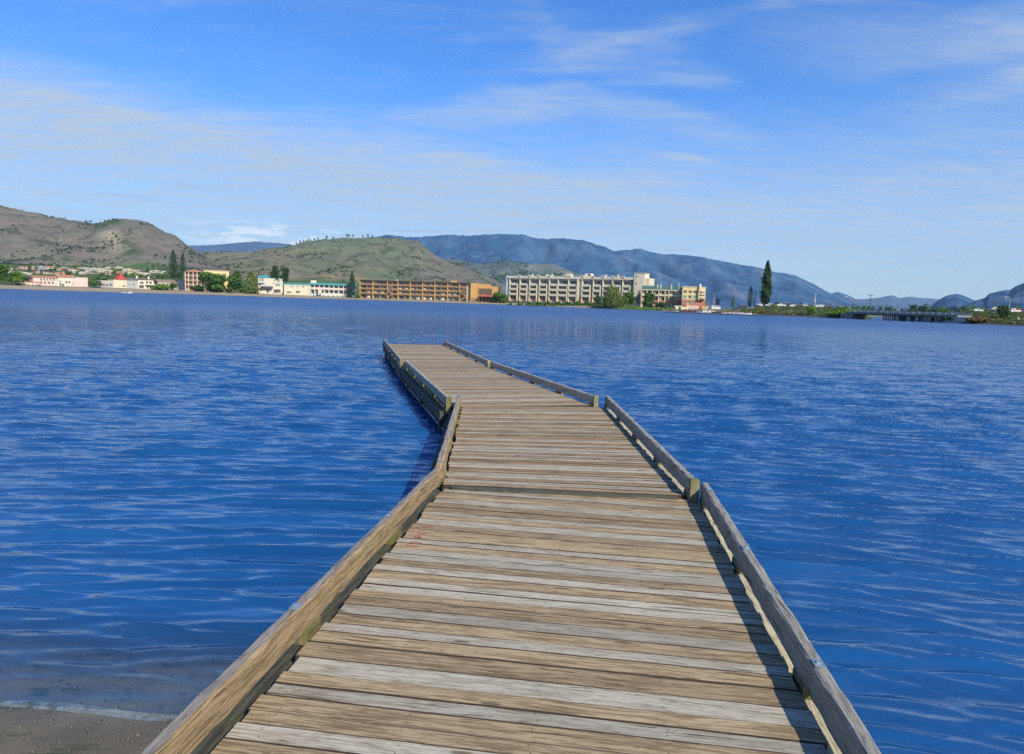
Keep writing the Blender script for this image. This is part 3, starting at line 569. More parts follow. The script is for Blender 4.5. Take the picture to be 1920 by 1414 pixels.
# ---------------------------------------------------------------- water
def make_water():
    NY, NX = 2600, 860; Y = np.exp(np.linspace(math.log(0.5), math.log(663), NY)) - 3; u = np.linspace(-1.25, 1.25, NX)
    YY, UU = np.meshgrid(Y, u, indexing='ij'); XX = UU * (YY + 8.5)
    sx_ = 2.5 * (YY + 8.5) / NX; sy_ = (YY + 3) * math.log(1326) / NY
    Z = np.zeros_like(YY); rg = np.random.default_rng(3); YE = YY + .20 * np.sqrt(XX ** 2 + 14)
    big = 0.78 + 0.34 * np.sin(XX * .11 + 1.3 * np.sin(YY * .05)) * np.sin(YY * .07 + XX * .03 + 1)
    n = 64; lam = np.concatenate([np.exp(rg.normal(math.log(.29), .22, 28)), np.exp(rg.normal(math.log(.145), .18, 28)), np.exp(rg.normal(math.log(.52), .24, 14))])
    for q, l in enumerate(lam):
        th = 0.03 + rg.normal(0, 0.12 if l > .2 else .17); k = 2 * math.pi / l; kx, ky = math.sin(th) * k, math.cos(th) * k; ph = rg.uniform(0, 6.28)
        slope = {0: .054, 1: .060, 2: .018}[0 if q < 30 else 1 if q < 56 else 2]; a = slope / k
        leff = np.clip((l / np.maximum(sy_, sx_ * abs(math.sin(th)) + 1e-3) - 2.3) / 2.4, 0, 1)
        s = np.sin(kx * XX + ky * YE + ph); Z += a * s * leff
    # sharpen crests, flatten troughs
    sd = Z[(YY > 4) & (YY < 12)].std(); Z = sd * (np.exp(0.42 * np.clip(Z / sd, -3, 2.6)) - 1.09) / .45
    Z *= np.clip(big, .5, 1.3)
    sh = 3.20 + .06 * np.sin(XX * 1.3) - np.maximum(0, XX + 1.2) * 1.15 - .05 * np.maximum(0, -XX - 3) ** 1.2
    dep = np.clip(0.17 * (YY - sh), 0, None); Z = Z * (0.15 + 0.85 * np.clip(dep / .10, 0, 1))
    YY[0, :] = -60; XX[0, :] = UU[0] * 80
    faces = (np.arange(NY - 1)[:, None] * NX + np.arange(NX - 1)[None, :]).ravel(); faces = np.stack([faces, faces + 1, faces + NX + 1, faces + NX], 1)
    V = np.stack([XX.ravel(), YY.ravel(), Z.ravel()], 1)
    m, t, b, o = newmat('lake_water'); at = t.node('ShaderNodeAttribute', attribute_name='depth')
    geo = t.node('ShaderNodeNewGeometry'); pos = geo.outputs['Position']
    sx = t.node('ShaderNodeSeparateXYZ'); t.l.new(pos, sx.inputs[0]); dist = t.math('POWER', t.math('ADD', t.math('POWER', sx.outputs[0], 2.0), t.math('POWER', sx.outputs[1], 2.0)), 0.5)
    b1 = t.noise(t.scale(pos, (.50, 2.8, 1)), 2.6, 3, .55, .2); b2 = t.noise(t.scale(pos, (.34, 1.9, 1)), 1.15, 4, .6, .3); b4 = t.noise(t.scale(pos, (.16, .85, 1)), 1.0, 4, .55, .2); b3 = t.noise(t.scale(pos, (.06, .22, 1)), .8, 5, .6, .3)
    h = t.math('ADD', t.math('MULTIPLY', b1, t.mapr(dist, 4.0, 18.0, .008, .095)), t.math('ADD', t.math('MULTIPLY', b2, t.mapr(dist, 7.0, 45.0, .006, .42)), t.math('ADD', t.math('MULTIPLY', b4, t.mapr(dist, 10.0, 55.0, .0, .34)), t.math('MULTIPLY', b3, t.mapr(dist, 25.0, 200.0, .0, 2.8)))))
    h = t.math('MULTIPLY', h, t.mapr(at.outputs['Fac'], 0.0, .35, .25, 1.0))
    bp = t.node('ShaderNodeBump'); bp.inputs['Strength'].default_value = 1.0; bp.inputs['Distance'].default_value = 1.0; t.put(bp.inputs['Height'], h)
    t.put(b.inputs['Base Color'], t.mix(t.mapr(b2, .35, .65), (0.004, 0.050, 0.155), (0.007, 0.070, 0.205))); t.put(b.inputs['Roughness'], t.mapr(dist, 6.0, 160.0, .03, .34)); b.inputs['IOR'].default_value = 2.15
    t.l.new(bp.outputs[0], b.inputs['Normal'])
    tr = t.node('ShaderNodeBsdfTransparent'); tr.inputs[0].default_value = (.85, .95, 1, 1)
    fr = t.node('ShaderNodeLayerWeight'); fr.inputs[0].default_value = .5; t.l.new(bp.outputs[0], fr.inputs['Normal'])
    see = t.math('MULTIPLY', t.mapr(at.outputs['Fac'], 0.0, 0.22, 0.88, 0.0), t.math('SUBTRACT', 1.0, t.math('POWER', fr.outputs['Facing'], 2.2)))
    ms = t.node('ShaderNodeMixShader'); t.put(ms.inputs[0], see); t.l.new(b.outputs[0], ms.inputs[1]); t.l.new(tr.outputs[0], ms.inputs[2]); t.l.new(ms.outputs[0], o.inputs[0])
    tag(npmesh('water', V, faces, m, smooth=True, attrs={'depth': ('POINT', 'FLOAT', np.clip(dep, 0, 5).ravel())}), kind='structure')
make_water()
# ---------------------------------------------------------------- trees
def leaf_mat(name, c1, c2, c3):
    m, t, b, o = newmat(name); at = t.node('ShaderNodeAttribute', attribute_name='tint')
    t.put(b.inputs['Base Color'], t.ramp(at.outputs['Fac'], [(0.0, c1), (0.5, c2), (1.0, c3)])); b.inputs['Roughness'].default_value = 0.7; b.inputs['Specular IOR Level'].default_value = 0.15
    tl = t.node('ShaderNodeBsdfTranslucent'); t.put(tl.inputs[0], c3); ms = t.node('ShaderNodeMixShader'); ms.inputs[0].default_value = .25
    t.l.new(b.outputs[0], ms.inputs[1]); t.l.new(tl.outputs[0], ms.inputs[2]); t.l.new(ms.outputs[0], o.inputs[0]); return m
LM = {'mid': leaf_mat('leaves_mid', (.035, .08, .016), (.07, .15, .028), (.13, .23, .04)),
      'dark': leaf_mat('leaves_dark', (.018, .045, .018), (.038, .085, .028), (.07, .13, .04)),
      'bright': leaf_mat('leaves_bright', (.06, .12, .018), (.13, .24, .035), (.22, .34, .06)),
      'willow': leaf_mat('leaves_willow', (.05, .08, .018), (.11, .16, .04), (.19, .24, .07)),
      'blue': leaf_mat('leaves_bluish', (.02, .045, .03), (.04, .085, .05), (.08, .13, .06)),
      'purple': leaf_mat('leaves_purple', (.02, .015, .02), (.03, .02, .035), (.05, .035, .05)),
      'grassy': leaf_mat('leaves_grassy', (.05, .075, .03), (.10, .14, .045), (.17, .20, .07)),
      'olive': leaf_mat('leaves_olive', (.05, .055, .03), (.11, .11, .05), (.17, .16, .07)),
      'rust': leaf_mat('leaves_rust', (.06, .05, .02), (.14, .11, .03), (.20, .13, .04))}
BARK = pm((0.10, 0.08, 0.06), (0.06, 0.05, 0.04), 6)
def leaves(pts, nrm, size, tint, rg, droop=0.0, mats=None, name='crown', parent=None):
    n = len(pts); d = nrm + rg.normal(0, .8, (n, 3)); d /= np.linalg.norm(d, axis=1)[:, None] + 1e-6
    a = np.cross(d, rg.normal(0, 1, (n, 3)))
    if droop: a = a * (1 - droop) + np.array([0, 0, -1.0]) * droop
    a /= np.linalg.norm(a, axis=1)[:, None] + 1e-6; b = np.cross(d, a); b /= np.linalg.norm(b, axis=1)[:, None] + 1e-6
    s = (size * rg.uniform(.55, 1.35, n))[:, None]; e = 1.6 if not droop else 3.0
    V = np.stack([pts - a * s * e * .5 - b * s * .15, pts + b * s * .5, pts + a * s * e * .5 + b * s * .1, pts - b * s * .5], 1).reshape(-1, 3)
    f = np.arange(n * 4).reshape(n, 4)
    return npmesh(name, V, f, mats, parent, attrs={'tint': ('FACE', 'FLOAT', np.clip(tint, 0, 1))})
def crown_pts(kind, h, w, n, rg):
    """points and outward directions of a crown, height h (from its base 0), width w"""
    P = []; N = []; T = []
    if kind in ('round', 'willow', 'bush'):
        k = 11 if kind != 'bush' else 8; lob = []
        for i in range(k):
            th = rg.uniform(0, 6.28); r = w * .34 * math.sqrt(rg.uniform(0.05, 1)); z = h * (rg.uniform(.14, .82) if kind != 'bush' else rg.uniform(.25, .65)); lob.append((r * math.cos(th), r * math.sin(th), z, w * rg.uniform(.16, .27), h * rg.uniform(.13, .24), rg.uniform(-.18, .18)))
        lob.append((0, 0, h * .5, w * .3, h * .34, 0))
        wt = np.array([l[3] ** 2 * l[4] for l in lob]); wt /= wt.sum()
        for i in rg.choice(len(lob), n, p=wt):
            l = lob[i]; d = rg.normal(0, 1, 3); d /= np.linalg.norm(d); r = rg.uniform(.55, 1.08)
            p = np.array([l[0] + d[0] * l[3] * r, l[1] + d[1] * l[3] * r, l[2] + d[2] * l[4] * r]); P.append(p); N.append(d); T.append(.5 + l[5] + rg.normal(0, .2))
        P = np.array(P); N = np.array(N); T = np.array(T)
        if kind == 'willow':
            rr = np.hypot(P[:, 0], P[:, 1]) / (w * .5); P[:, 2] -= np.where(rr > .45, rg.uniform(0, 1, n) ** 1.2 * P[:, 2] * .80, 0)
        P[:, 2] = np.clip(P[:, 2], .03 * h, h)
    elif kind == 'poplar':
        z = rg.uniform(0, 1, n) ** .9; prof = np.interp(z, [0, .08, .3, .6, .85, 1], [.30, .70, 1, .80, .45, .10]); th = rg.uniform(0, 6.28, n)
        r = prof * w * .5 * rg.uniform(.45, 1.12, n) * (1 + .30 * np.sin(th * 3 + z * 17) + .14 * np.sin(z * 60 + th * 2)); P = np.stack([r * np.cos(th), r * np.sin(th), z * h], 1); N = np.stack([np.cos(th), np.sin(th), np.full(n, .6)], 1); T = .5 + .25 * np.sin(th * 2 + z * 23) + rg.normal(0, .15, n)
    else:
        z = rg.uniform(0, 1, n) ** 1.3; lay = np.floor(z * 12) / 12; prof = (1 - z) * (0.72 + .5 * ((z * 12) % 1 < .5)); th = rg.uniform(0, 6.28, n)
        r = prof * w * .5 * rg.uniform(.3, 1.1, n) * (1 + .25 * np.sin(th * 5 + lay * 40)); P = np.stack([r * np.cos(th), r * np.sin(th), z * h - r * .12], 1); N = np.stack([np.cos(th), np.sin(th), np.full(n, .3)], 1); T = .5 + rg.normal(0, .25, n)
    return P, N, T
def trunk_mb(h, r, kind, rg, mi=0):
    mb = MB(); top = h * (.75 if kind != 'conifer' else .95)
    p = Vector((0, 0, -.6)); q = Vector((rg.normal(0, .02) * h, rg.normal(0, .02) * h, top * .45)); mb.tube(p, q, r, r * .7, 7, mi); s = Vector((rg.normal(0, .04) * h, rg.normal(0, .04) * h, top)); mb.tube(q, s, r * .7, r * .25, 6, mi)
    if kind in ('round', 'willow'):
        for i in range(5):
            th = i * 1.3 + rg.uniform(0, .6); e = q + Vector((math.cos(th) * h * .22, math.sin(th) * h * .22, h * .22)); mb.tube(q.lerp(s, .1 * i), e, r * .4, r * .12, 5, mi)
    return mb
def tree(kind, label, cat, px, py, hpx, wpx, mat, name=None, Y=None, n=900, leaf=None, group=None, seed=None):
    Y = Y or Dfor(px, py); Y = max(Y, Dsh(px) + (20 if px < 1110 else 3)); s = Y / F; h, w = hpx * s, wpx * s * (1.22 if kind in ('round', 'willow', 'bush') else 1.0); rg = np.random.default_rng(seed if seed is not None else int(px * 13 + py * 7))
    P0 = atY(px, py, Y); root = thing(name or {'round': 'leafy_tree', 'willow': 'willow_tree', 'poplar': 'poplar_tree', 'conifer': 'conifer_tree', 'bush': 'shrub'}[kind], label, cat, P0, rg.uniform(0, 6.28), group)
    base = {'round': .02, 'willow': .02, 'poplar': .04, 'conifer': .06, 'bush': 0}[kind] * h
    P, N, T = crown_pts(kind, h - base, w, n, rg); P[:, 2] += base
    leaves(P, N, leaf or max(.10, w * .075), T, rg, .75 if kind == 'willow' else 0, LM[mat], 'crown', root)
    if kind != 'bush': trunk_mb(h, max(.10, h * .02), kind, rg).build('trunk', BARK, root)
    else:
        mb = MB()
        for i in range(5): th = i * 1.25; mb.tube((0, 0, -.3), (math.cos(th) * w * .2, math.sin(th) * w * .2, h * .6), .05, .02, 5)
        mb.build('stems', BARK, root)
    return root
def rowof(px, Y): return hor(px) + (CH - ground(px, Y)) * F / Y
def Dfor(px, py):
    Y = Dsh(px) + 2
    while Y < 1100 and rowof(px, Y) > py: Y += 4
    return Y

# ---------------------------------------------------------------- building kit
C_WHITE = pm((.68, .61, .46), (.58, .52, .39), .6); C_CREAM = pm((.66, .58, .40), (.58, .50, .35), .5); C_PINK = pm((.68, .50, .42), (.60, .44, .38), .5)
C_ORANGE = pm((.62, .34, .10), (.52, .29, .09), .5); C_ORDK = pm((.38, .21, .09), (.28, .16, .07), .8); C_BROWN = pm((.15, .10, .065), (.11, .08, .055), .8)
C_REDROOF = pm((.42, .10, .06), (.32, .09, .06), 1.2); C_ORROOF = pm((.48, .22, .12), (.38, .17, .10), 1.2); C_TEAL = pm((.07, .33, .33), (.05, .26, .28), .8, .5); C_GREYROOF = pm((.16, .16, .17), (.11, .11, .12), 1.0)
C_TERRA = pm((.50, .19, .10), (.42, .16, .09), .6); C_YELLOW = pm((.70, .55, .24), (.63, .48, .21), .5); C_GREENROOF = pm((.07, .15, .11), (.05, .11, .09), 1.0); C_GREY = pm((.42, .41, .38), (.34, .33, .31), .7); C_NAVY = pm((.04, .05, .09), (.03, .035, .06), .8)
C_DARK = pm((.03, .03, .032), (.05, .045, .04), 1.0); C_RED = pm((.50, .05, .035), (.40, .05, .04), 1.0); C_SHADE = pm((.22, .19, .14), (.16, .14, .11), .9); C_CONC = pm((.40, .38, .34), (.30, .29, .27), 1.5); C_LILAC = pm((.55, .50, .56), (.47, .43, .50), .7); C_TAN = pm((.50, .42, .29), (.42, .35, .25), .7); C_BLUEW = pm((.45, .58, .66), (.38, .48, .57), .7)
C_STEEL = pm((.45, .46, .47), (.35, .36, .37), 4, .5, .1, .3)
class Bld:
    def __init__(s, name, label, pxl, pxr, pyb, Dl, Dr=None, cat='building', group=None, pyref=None):
        Dr = Dr or Dl; Dl = max(Dl, Dsh(pxl) + 26); Dr = max(Dr, Dsh(pxr) + 26); s.P0 = atY(pxl, pyb, Dl); p1 = atY(pxr, pyb, Dr); p1.z = s.P0.z; s.d = (p1 - s.P0); s.W = s.d.length; s.d.normalize(); s.n = Vector((-s.d.y, s.d.x, 0))
        s.root = thing(name, label, cat, s.P0, math.atan2(s.d.y, s.d.x), group); s.pl, s.pr = pxl, pxr
    def hit(s, px, py, y=0.0):
        r = ray(px, py); o = Vector((0, 0, CH)); q = s.P0 + s.n * y; t = (q - o).dot(s.n) / r.dot(s.n); p = o + r * t - s.P0; return p.dot(s.d), p.z
    def X(s, px, y=0.0): return s.hit(px, hor(px), y)[0]
    def Z(s, px, py, y=0.0): return s.hit(px, py, y)[1]
    def part(s, name, boxes, mat, parent=None):
        mb = MB()
        for b in boxes: mb.box(*b)
        return mb.build(name, mat, parent or s.root)
    def gable(s, x0, x1, y0, y1, z, h, mat, over=.4, axis='x', name='roof', th=.25):
        mb = MB()
        if axis == 'x':
            ym = (y0 + y1) / 2; a = [(y0 - over, z - .12), (ym, z + h), (y1 + over, z - .12), (y1 + over, z - .12 - th * .3), (ym, z + h - th), (y0 - over, z - .12 - th * .3)]
            mb.prism([(y0 - over, z - .1), (ym, z + h), (y1 + over, z - .1)], x0 - over, x1 + over)
        else:
            xm = (x0 + x1) / 2; mb.prism([(x0 - over, z - .1), (xm, z + h), (x1 + over, z - .1)], y0 - over, y1 + over, axis='y')
        return mb.build(name, mat, s.root)
    def hip(s, x0, x1, y0, y1, z, h, mat, over=.3, name='roof'):
        mb = MB(); x0 -= over; x1 += over; y0 -= over; y1 += over; i = min(x1 - x0, y1 - y0) * .48
        a = [(x0, y0, z), (x1, y0, z), (x1, y1, z), (x0, y1, z)]; b = [(x0 + i, y0 + i, z + h), (x1 - i, y0 + i, z + h), (x1 - i, y1 - i, z + h), (x0 + i, y1 - i, z + h)]
        mb.poly(a[::-1]); mb.poly(b)
        for k in range(4): mb.poly([a[k], a[(k + 1) % 4], b[(k + 1) % 4], b[k]])
        return mb.build(name, mat, s.root)
    def window(s, x0, x1, z0, z1, y=-.03, frame=None, f=.12, glass=None):
        w = s.part('window', [(x0, x1, y, y + .10, z0, z1)], glass or GLASS)
        fr = MB(); fm = frame or C_WHITE
        for b in ((x0 - f, x0, z0 - f, z1 + f), (x1, x1 + f, z0 - f, z1 + f), (x0, x1, z1, z1 + f), (x0, x1, z0 - f, z0), ((x0 + x1) / 2 - f * .3, (x0 + x1) / 2 + f * .3, z0, z1)): fr.box(b[0], b[1], y - .04, y + .07, b[2], b[3])
        fr.build('frame', fm, w); return w

def orange_hotel():
    b = Bld('hotel', 'long four storey orange motel with brown balconies and a zigzag outdoor stair', 674, 882, 558.5, 503, 497)
    zt = b.Z(780, 528.3); x = lambda p: b.X(p); W = x(882); dep = 15.0; rec = 1.7; fl = (zt) / 4.0
    b.part('wall', [(0, W, rec, dep, -1.5, zt - .02)], C_TAN)
    rf = b.part('roof', [(-.5, W + .3, -.5, dep + .3, zt, zt + .45)], C_BROWN)
    b.part('rooftop_unit', [(x(842), x(852), 4, 8, zt + .45, zt + 1.6)], C_ORANGE, rf); b.part('rooftop_unit', [(x(738), x(741), 5, 7, zt + .45, zt + 1.3)], C_WHITE, rf)
    cols = [674, 686, 698, 711, 725, 745, 757, 768, 779, 791, 803, 814, 825, 838, 848, 860, 873]; xs = [x(p) for p in cols]
    for i, xx in enumerate(xs):
        thick = i in (0, 2, 4, 5, 7, 9, 11, 13, 15); t = .55 if thick else .25; y0 = 0.0 if thick else .35
        b.part('fin', [(xx + .02, xx + t, y0, rec + .0, -1.0, zt - .02)], C_ORANGE if thick else C_SHADE)
    for i in range(len(xs) - 1):
        a, c = xs[i] + .56, xs[i + 1] - .01
        if c - a < 1: continue
        for k in range(1, 4):
            z = k * fl
            bal = b.part('balcony', [(a, c, .10, rec, z - .15, z + .05), (a, c, .06, .16, z + .05, z + 1.05)], C_ORDK)
        for k in range(0, 4):
            z = k * fl; w = b.part('window', [(a + .35, c - .35, rec - .08, rec + .05, z + .25, z + 2.35)], GLASS)
            if (i * 7 + k * 5) % 11 in (1, 4, 7, 8): b.part('curtain', [(a + .5, (a + c) / 2, rec - .12, rec - .085, z + .3, z + 2.3)], C_WHITE, w)
    for p0, p1 in ((727, 736), (862, 876)):   # zigzag stairs
        st = MB(); a, c = x(p0), x(p1)
        for k in range(3):
            z0, z1 = k * fl, (k + 1) * fl; lo, hi = (a, c) if k % 2 == 0 else (c, a)
            for q in range(8):
                xa = lo + (hi - lo) * q / 8; xb = lo + (hi - lo) * (q + 1) / 8; z = z0 + (z1 - z0) * (q + .5) / 8
                st.box(min(xa, xb), max(xa, xb), -1.7, -.5, z - .20, z + .15)
            st.tube((lo, -1.75, z0 + 1.0), (hi, -1.75, z1 + 1.0), .09); st.tube((lo, -1.75, z0 + .1), (hi, -1.75, z1 + .1), .14)
        st.tube((a, -1.2, -1), (a, -1.2, zt - 1), .14); st.tube((c, -1.2, -1), (c, -1.2, zt - 1), .14); st.build('outdoor_stair', pm((.55, .36, .18), (.42, .28, .15), 1), b.root)
    ax, cx = x(882.3), x(895)
    b.part('end_block', [(ax, cx, -.8, dep, -1.5, zt + .1)], C_ORANGE); b.part('end_block_base', [(ax + .3, cx - .3, -.86, -.8, 0, 2.6)], C_ORDK)
    return b
H1 = orange_hotel()
def orange_annex():
    b = Bld('hotel_annex', 'low orange wing with brown shuttered front and dark red awning, right of the long motel', 895.5, 930, 566, 498, 496)
    x = b.X; zt = b.Z(905, 533); W = x(930); b.part('wall', [(0, x(912), 0, 12, -1.5, zt), (x(912), W, .6, 12, -1.5, b.Z(920, 537))], C_ORANGE)
    b.part('shutter', [(x(897), x(922), -.12, -.02, b.Z(905, 552), b.Z(905, 541))], C_BROWN)
    aw = MB(); z1, z0 = b.Z(905, 552.5), 0.0; aw.prism([(-.1, z1 - .1), (-.1, z1 - .6), (-4, z1 - 1.5), (-4, z1 - 1.2)], x(899), x(922)); 
    for p in (899.5, 907, 914, 921.5): aw.tube((x(p), -3.8, -1), (x(p), -3.8, z1 - 1.3), .1)
    aw.build('awning', C_REDROOF, b.root); b.part('dark_opening', [(x(899), x(921), -.08, 0, 0, z1 - 1)], C_DARK)
orange_annex()
def white_hotel():
    b = Bld('hotel', 'five storey white lakeside hotel with rounded parapet bumps and cream balconies', 948, 1216, 560.5, 476, 446)
    x = b.X; dep = 16; rec = 1.6; zt = b.Z(955, 516.5); W = x(1187); g0 = b.Z(955, 560)
    lv = [b.Z(955, p) for p in (560.5, 551.5, 542.0, 533.0, 516.8)]
    b.part('wall', [(0, W, rec, dep, -1.5, zt - .3)], C_WHITE); b.part('side_wall', [(-.05, .8, .0, rec, -1.5, zt)], C_BLUEW)
    b.part('ground_floor_front', [(x(956), W - .2, rec - .25, rec - .05, -.5, lv[1] - .5)], C_TERRA)
    # parapet with round bumps
    pb = MB(); pb.box(.8, W, -.15, .25, zt - 1.9, zt - .3); pb.box(0, W, .25, rec, zt - .6, zt - .3); pb.build('parapet', C_WHITE, b.root)
    bumps = [953, 972, 990, 1008.5, 1027, 1090, 1109, 1128, 1147, 1166]
    for p in bumps[1:]:
        m = MB(); c = x(p); r = 1.35; pts = [(c - r, zt - 1.0)] + [(c + r * math.cos(math.pi - k * math.pi / 10), zt - .6 + r * .95 * math.sin(k * math.pi / 10)) for k in range(11)] + [(c + r, zt - 1.0)]
        m.prism([(a, z) for a, z in pts], -.28, .1, axis='y'); bp = m.build('parapet_bump', C_WHITE, b.root)
        m = MB(); m.tube((c, -.30, zt - .55), (c, -.36, zt - .55), .5, .5, 10); m.build('round_vent', C_DARK, bp)
    for p in (990, 1017, 1027, 1054, 1128, 1151): m = MB(); c = x(p); m.box(c - .55, c + .55, 5, 6, zt - .3, zt + 1.3); m.box(c - .75, c + .75, 4.8, 6.2, zt + 1.3, zt + 1.55); m.build('chimney', C_WHITE, b.root)
    pent = MB(); a, c = x(1086), x(1103); pent.prism([(a, zt - .3), (a + 2, zt + 2.1), (c - 1, zt + 2.1), (c, zt - .3)], 4, 9, axis='y'); pent.build('roof_dormer', C_WHITE, b.root); b.part('dormer_window', [(x(1096), x(1101), 3.9, 4.02, zt + .6, zt + 1.6)], GLASS)
    pent = MB(); a, c = x(1057), x(1069); pent.prism([(a, zt - .4), (a, zt + 1.2), ((a + c) / 2, zt + 2), (c, zt + 1.2), (c, zt - .4)], -.5, 3, axis='y'); pent.build('front_gable', C_CREAM, b.root)
    bays = [(955, 968), (974, 986), (992, 1004.5), (1010.5, 1023), (1029, 1042.5), (1045.5, 1061), (1065, 1079), (1090.5, 1104), (1111, 1123), (1129, 1142), (1147, 1160), (1166, 1178)]
    for i, (p, q) in enumerate(bays):
        a, c = x(p), x(q)
        for k in range(4):
            z0, z1 = lv[k], lv[k + 1] if k < 3 else lv[3] + 4.0; hh = z1 - z0
            b.part('window', [(a + .3, c - .3, rec - .12 if k else rec - .35, rec + .02 if k else rec - .26, z0 + .55, z0 + hh - .9)], GLASS)
            if k: b.part('balcony', [(a, c, -.25 if k < 3 else .15, -.1 if k < 3 else .3, z0 - .6, z0 + .9), (a, c, -.1 if k < 3 else .3, rec, z0 - .6, z0 - .35)], C_CREAM if k < 3 else C_WHITE)
        b.part('pier_column', [(c + .02, c + .55, -.35, rec, -1, lv[3] + .4)], C_CREAM); b.part('pier_column', [(a - .5, a - .02, -.1, rec, -1, lv[3] + 4.1)], C_WHITE)
        if i < 5 or i > 6: b.part('recess_panel', [(c + .6, c + 1.6, .9, rec - .02, lv[1] - .5, zt - 2.2)], C_SHADE)
    b.part('pier_column', [(x(1080.5), x(1083.5), -.5, rec, -1, zt - 1.9)], C_CREAM)
    # stair tower at the right end
    T = b.Z(1195, 511.5); ta, tc = x(1187), x(1206.5)
    tw = b.part('tower', [(ta + .02, tc, -.6, 9, -1.5, T - .4), (ta + .6, tc - .6, -.66, -.6, b.Z(1195, 545), T - 1.2)], C_WHITE); b.part('cornice', [(ta - .2, tc + .3, -.8, 9.2, T - .4, T)], C_TAN, tw)
    for pz in (518.5, 532): zz = b.Z(1190, pz); b.part('window', [(x(1190), x(1192.3), -.74, -.61, zz - .6, zz + .7)], GLASS, tw)
    b.part('end_wing', [(tc + .02, x(1214), .4, 12, -1.5, b.Z(1210, 521.5))], C_CREAM)
white_hotel()
def yellow_hotel():
    b = Bld('hotel', 'three storey yellow balcony wing with green roof, between white hotel and square corner tower', 1201, 1277, 575.5, 432, 424)
    x = b.X; W = x(1277); rec = 1.5; lv = [0, b.Z(1270, 568), b.Z(1270, 558.8), b.Z(1270, 544.5)]; z3 = b.Z(1240, 543.3)
    b.part('wall', [(0, W, rec, 13, -1.5, z3)], C_YELLOW); b.part('fascia', [(-.1, W, -.2, rec, z3 - .5, z3)], C_CREAM); b.gable(0, W, 0, 13, z3 + .02, b.Z(1240, 537.5) - z3 + .6, C_GREENROOF, .2)
    for p in (1230, 1236, 1256, 1270): m = MB(); m.tube((x(p), 2, z3), (x(p), 2, z3 + (3.4 if p != 1270 else 4.6)), .35 if p != 1270 else .18, None, 8); m.build('roof_vent', C_WHITE, b.root)
    cols = [1201, 1211, 1221, 1233, 1245, 1252, 1265]
    h = z3 / 3
    for i, p in enumerate(cols):
        a = x(p); c = x(cols[i + 1]) if i + 1 < len(cols) else W
        b.part('post', [(a, a + .4, -.15, rec, -1, z3 - .5)], C_CREAM)
        for k in range(3):
            b.part('window', [(a + .9, c - .5, rec - .1, rec + .02, k * h + .3, k * h + h - .8)], GLASS)
            if (i + k) % 3: b.part('curtain', [(a + 1.0, (a + c) / 2 + .2, rec - .14, rec - .105, k * h + .35, k * h + h - .85)], C_CREAM)
            if k: b.part('balcony', [(a + .42, c - .02, .0, .12, k * h - .25, k * h + .75), (a + .42, c - .02, .12, rec, k * h - .25, k * h)], C_CREAM if k > 1 else C_TERRA)
yellow_hotel()
def corner_tower():
    b = Bld('hotel_block', 'square yellow corner block over a terracotta ground floor, by the small marina', 1277.6, 1321, 579.5, 415, 412)
    x = b.X; W = x(1321); z1 = b.Z(1290, 561.5); zt = b.Z(1290, 538.5); b.part('wall', [(0, W, 0, 14, z1, zt)], C_YELLOW); b.part('ground_floor', [(-.04, W + .04, -.04, 14, -1.5, z1 - .02)], C_TERRA)
    b.part('string_course', [(-.1, W + .1, -.15, .0, z1 - .02, z1 + .28)], C_CREAM); b.part('cornice', [(-.15, W + .2, -.2, 14.2, zt, zt + .4)], C_CREAM)
    for r, (p0, p1) in enumerate(((544.3, 548.5), (553.5, 558.5), (563.8, 567.6))):
        for c, (a, d) in enumerate(((1280.5, 1286), (1290, 1295.5), (1299, 1305))):
            w = b.window(x(a), x(d), b.Z(a, p1 + (a - 1280) * .033), b.Z(a, p0 + (a - 1280) * .033), -.12, C_CREAM, .14, glass=C_TEAL if (r, c) in ((1, 0), (1, 2)) else None)
    ba = b.part('bay', [(x(1308), x(1320), -1.6, -.16, z1, zt - 1.2)], C_YELLOW)
    for py in (546, 551.5, 558.5): z = b.Z(1314, py); b.part('balcony', [(x(1312.5), x(1320), -2.3, -1.62, z - .5, z + .5)], C_WHITE)
    m = MB(); c = x(1310); m.tube((c, -.7, zt - 1.2), (c, -.7, zt + 1.5), .75, .75, 10); m.tube((c, -.7, zt + 1.5), (c, -.7, zt + 2.3), .75, .1, 10); m.build('corner_turret', C_CREAM, b.root)
    b.part('shop_front', [(x(1290), x(1310), -.35, -.06, -.5, z1 * .38)], C_PINK); b.part('door', [(x(1279.5), x(1283), -.15, -.05, 0, 2.6)], C_DARK)
    m = MB(); a = x(1311); 
    for q in range(8): m.box(a + q * .35, a + q * .35 + .36, -3.0, -2.35, q * .5 - .1, q * .5 + .25)
    m.build('outdoor_stair', C_RED, b.root); m = MB(); m.tube((x(1288.5), -2.5, -1), (x(1288.5), -2.5, b.Z(1288, 568)), .45, .45, 8); m.build('white_column', C_WHITE, b.root)
corner_tower()

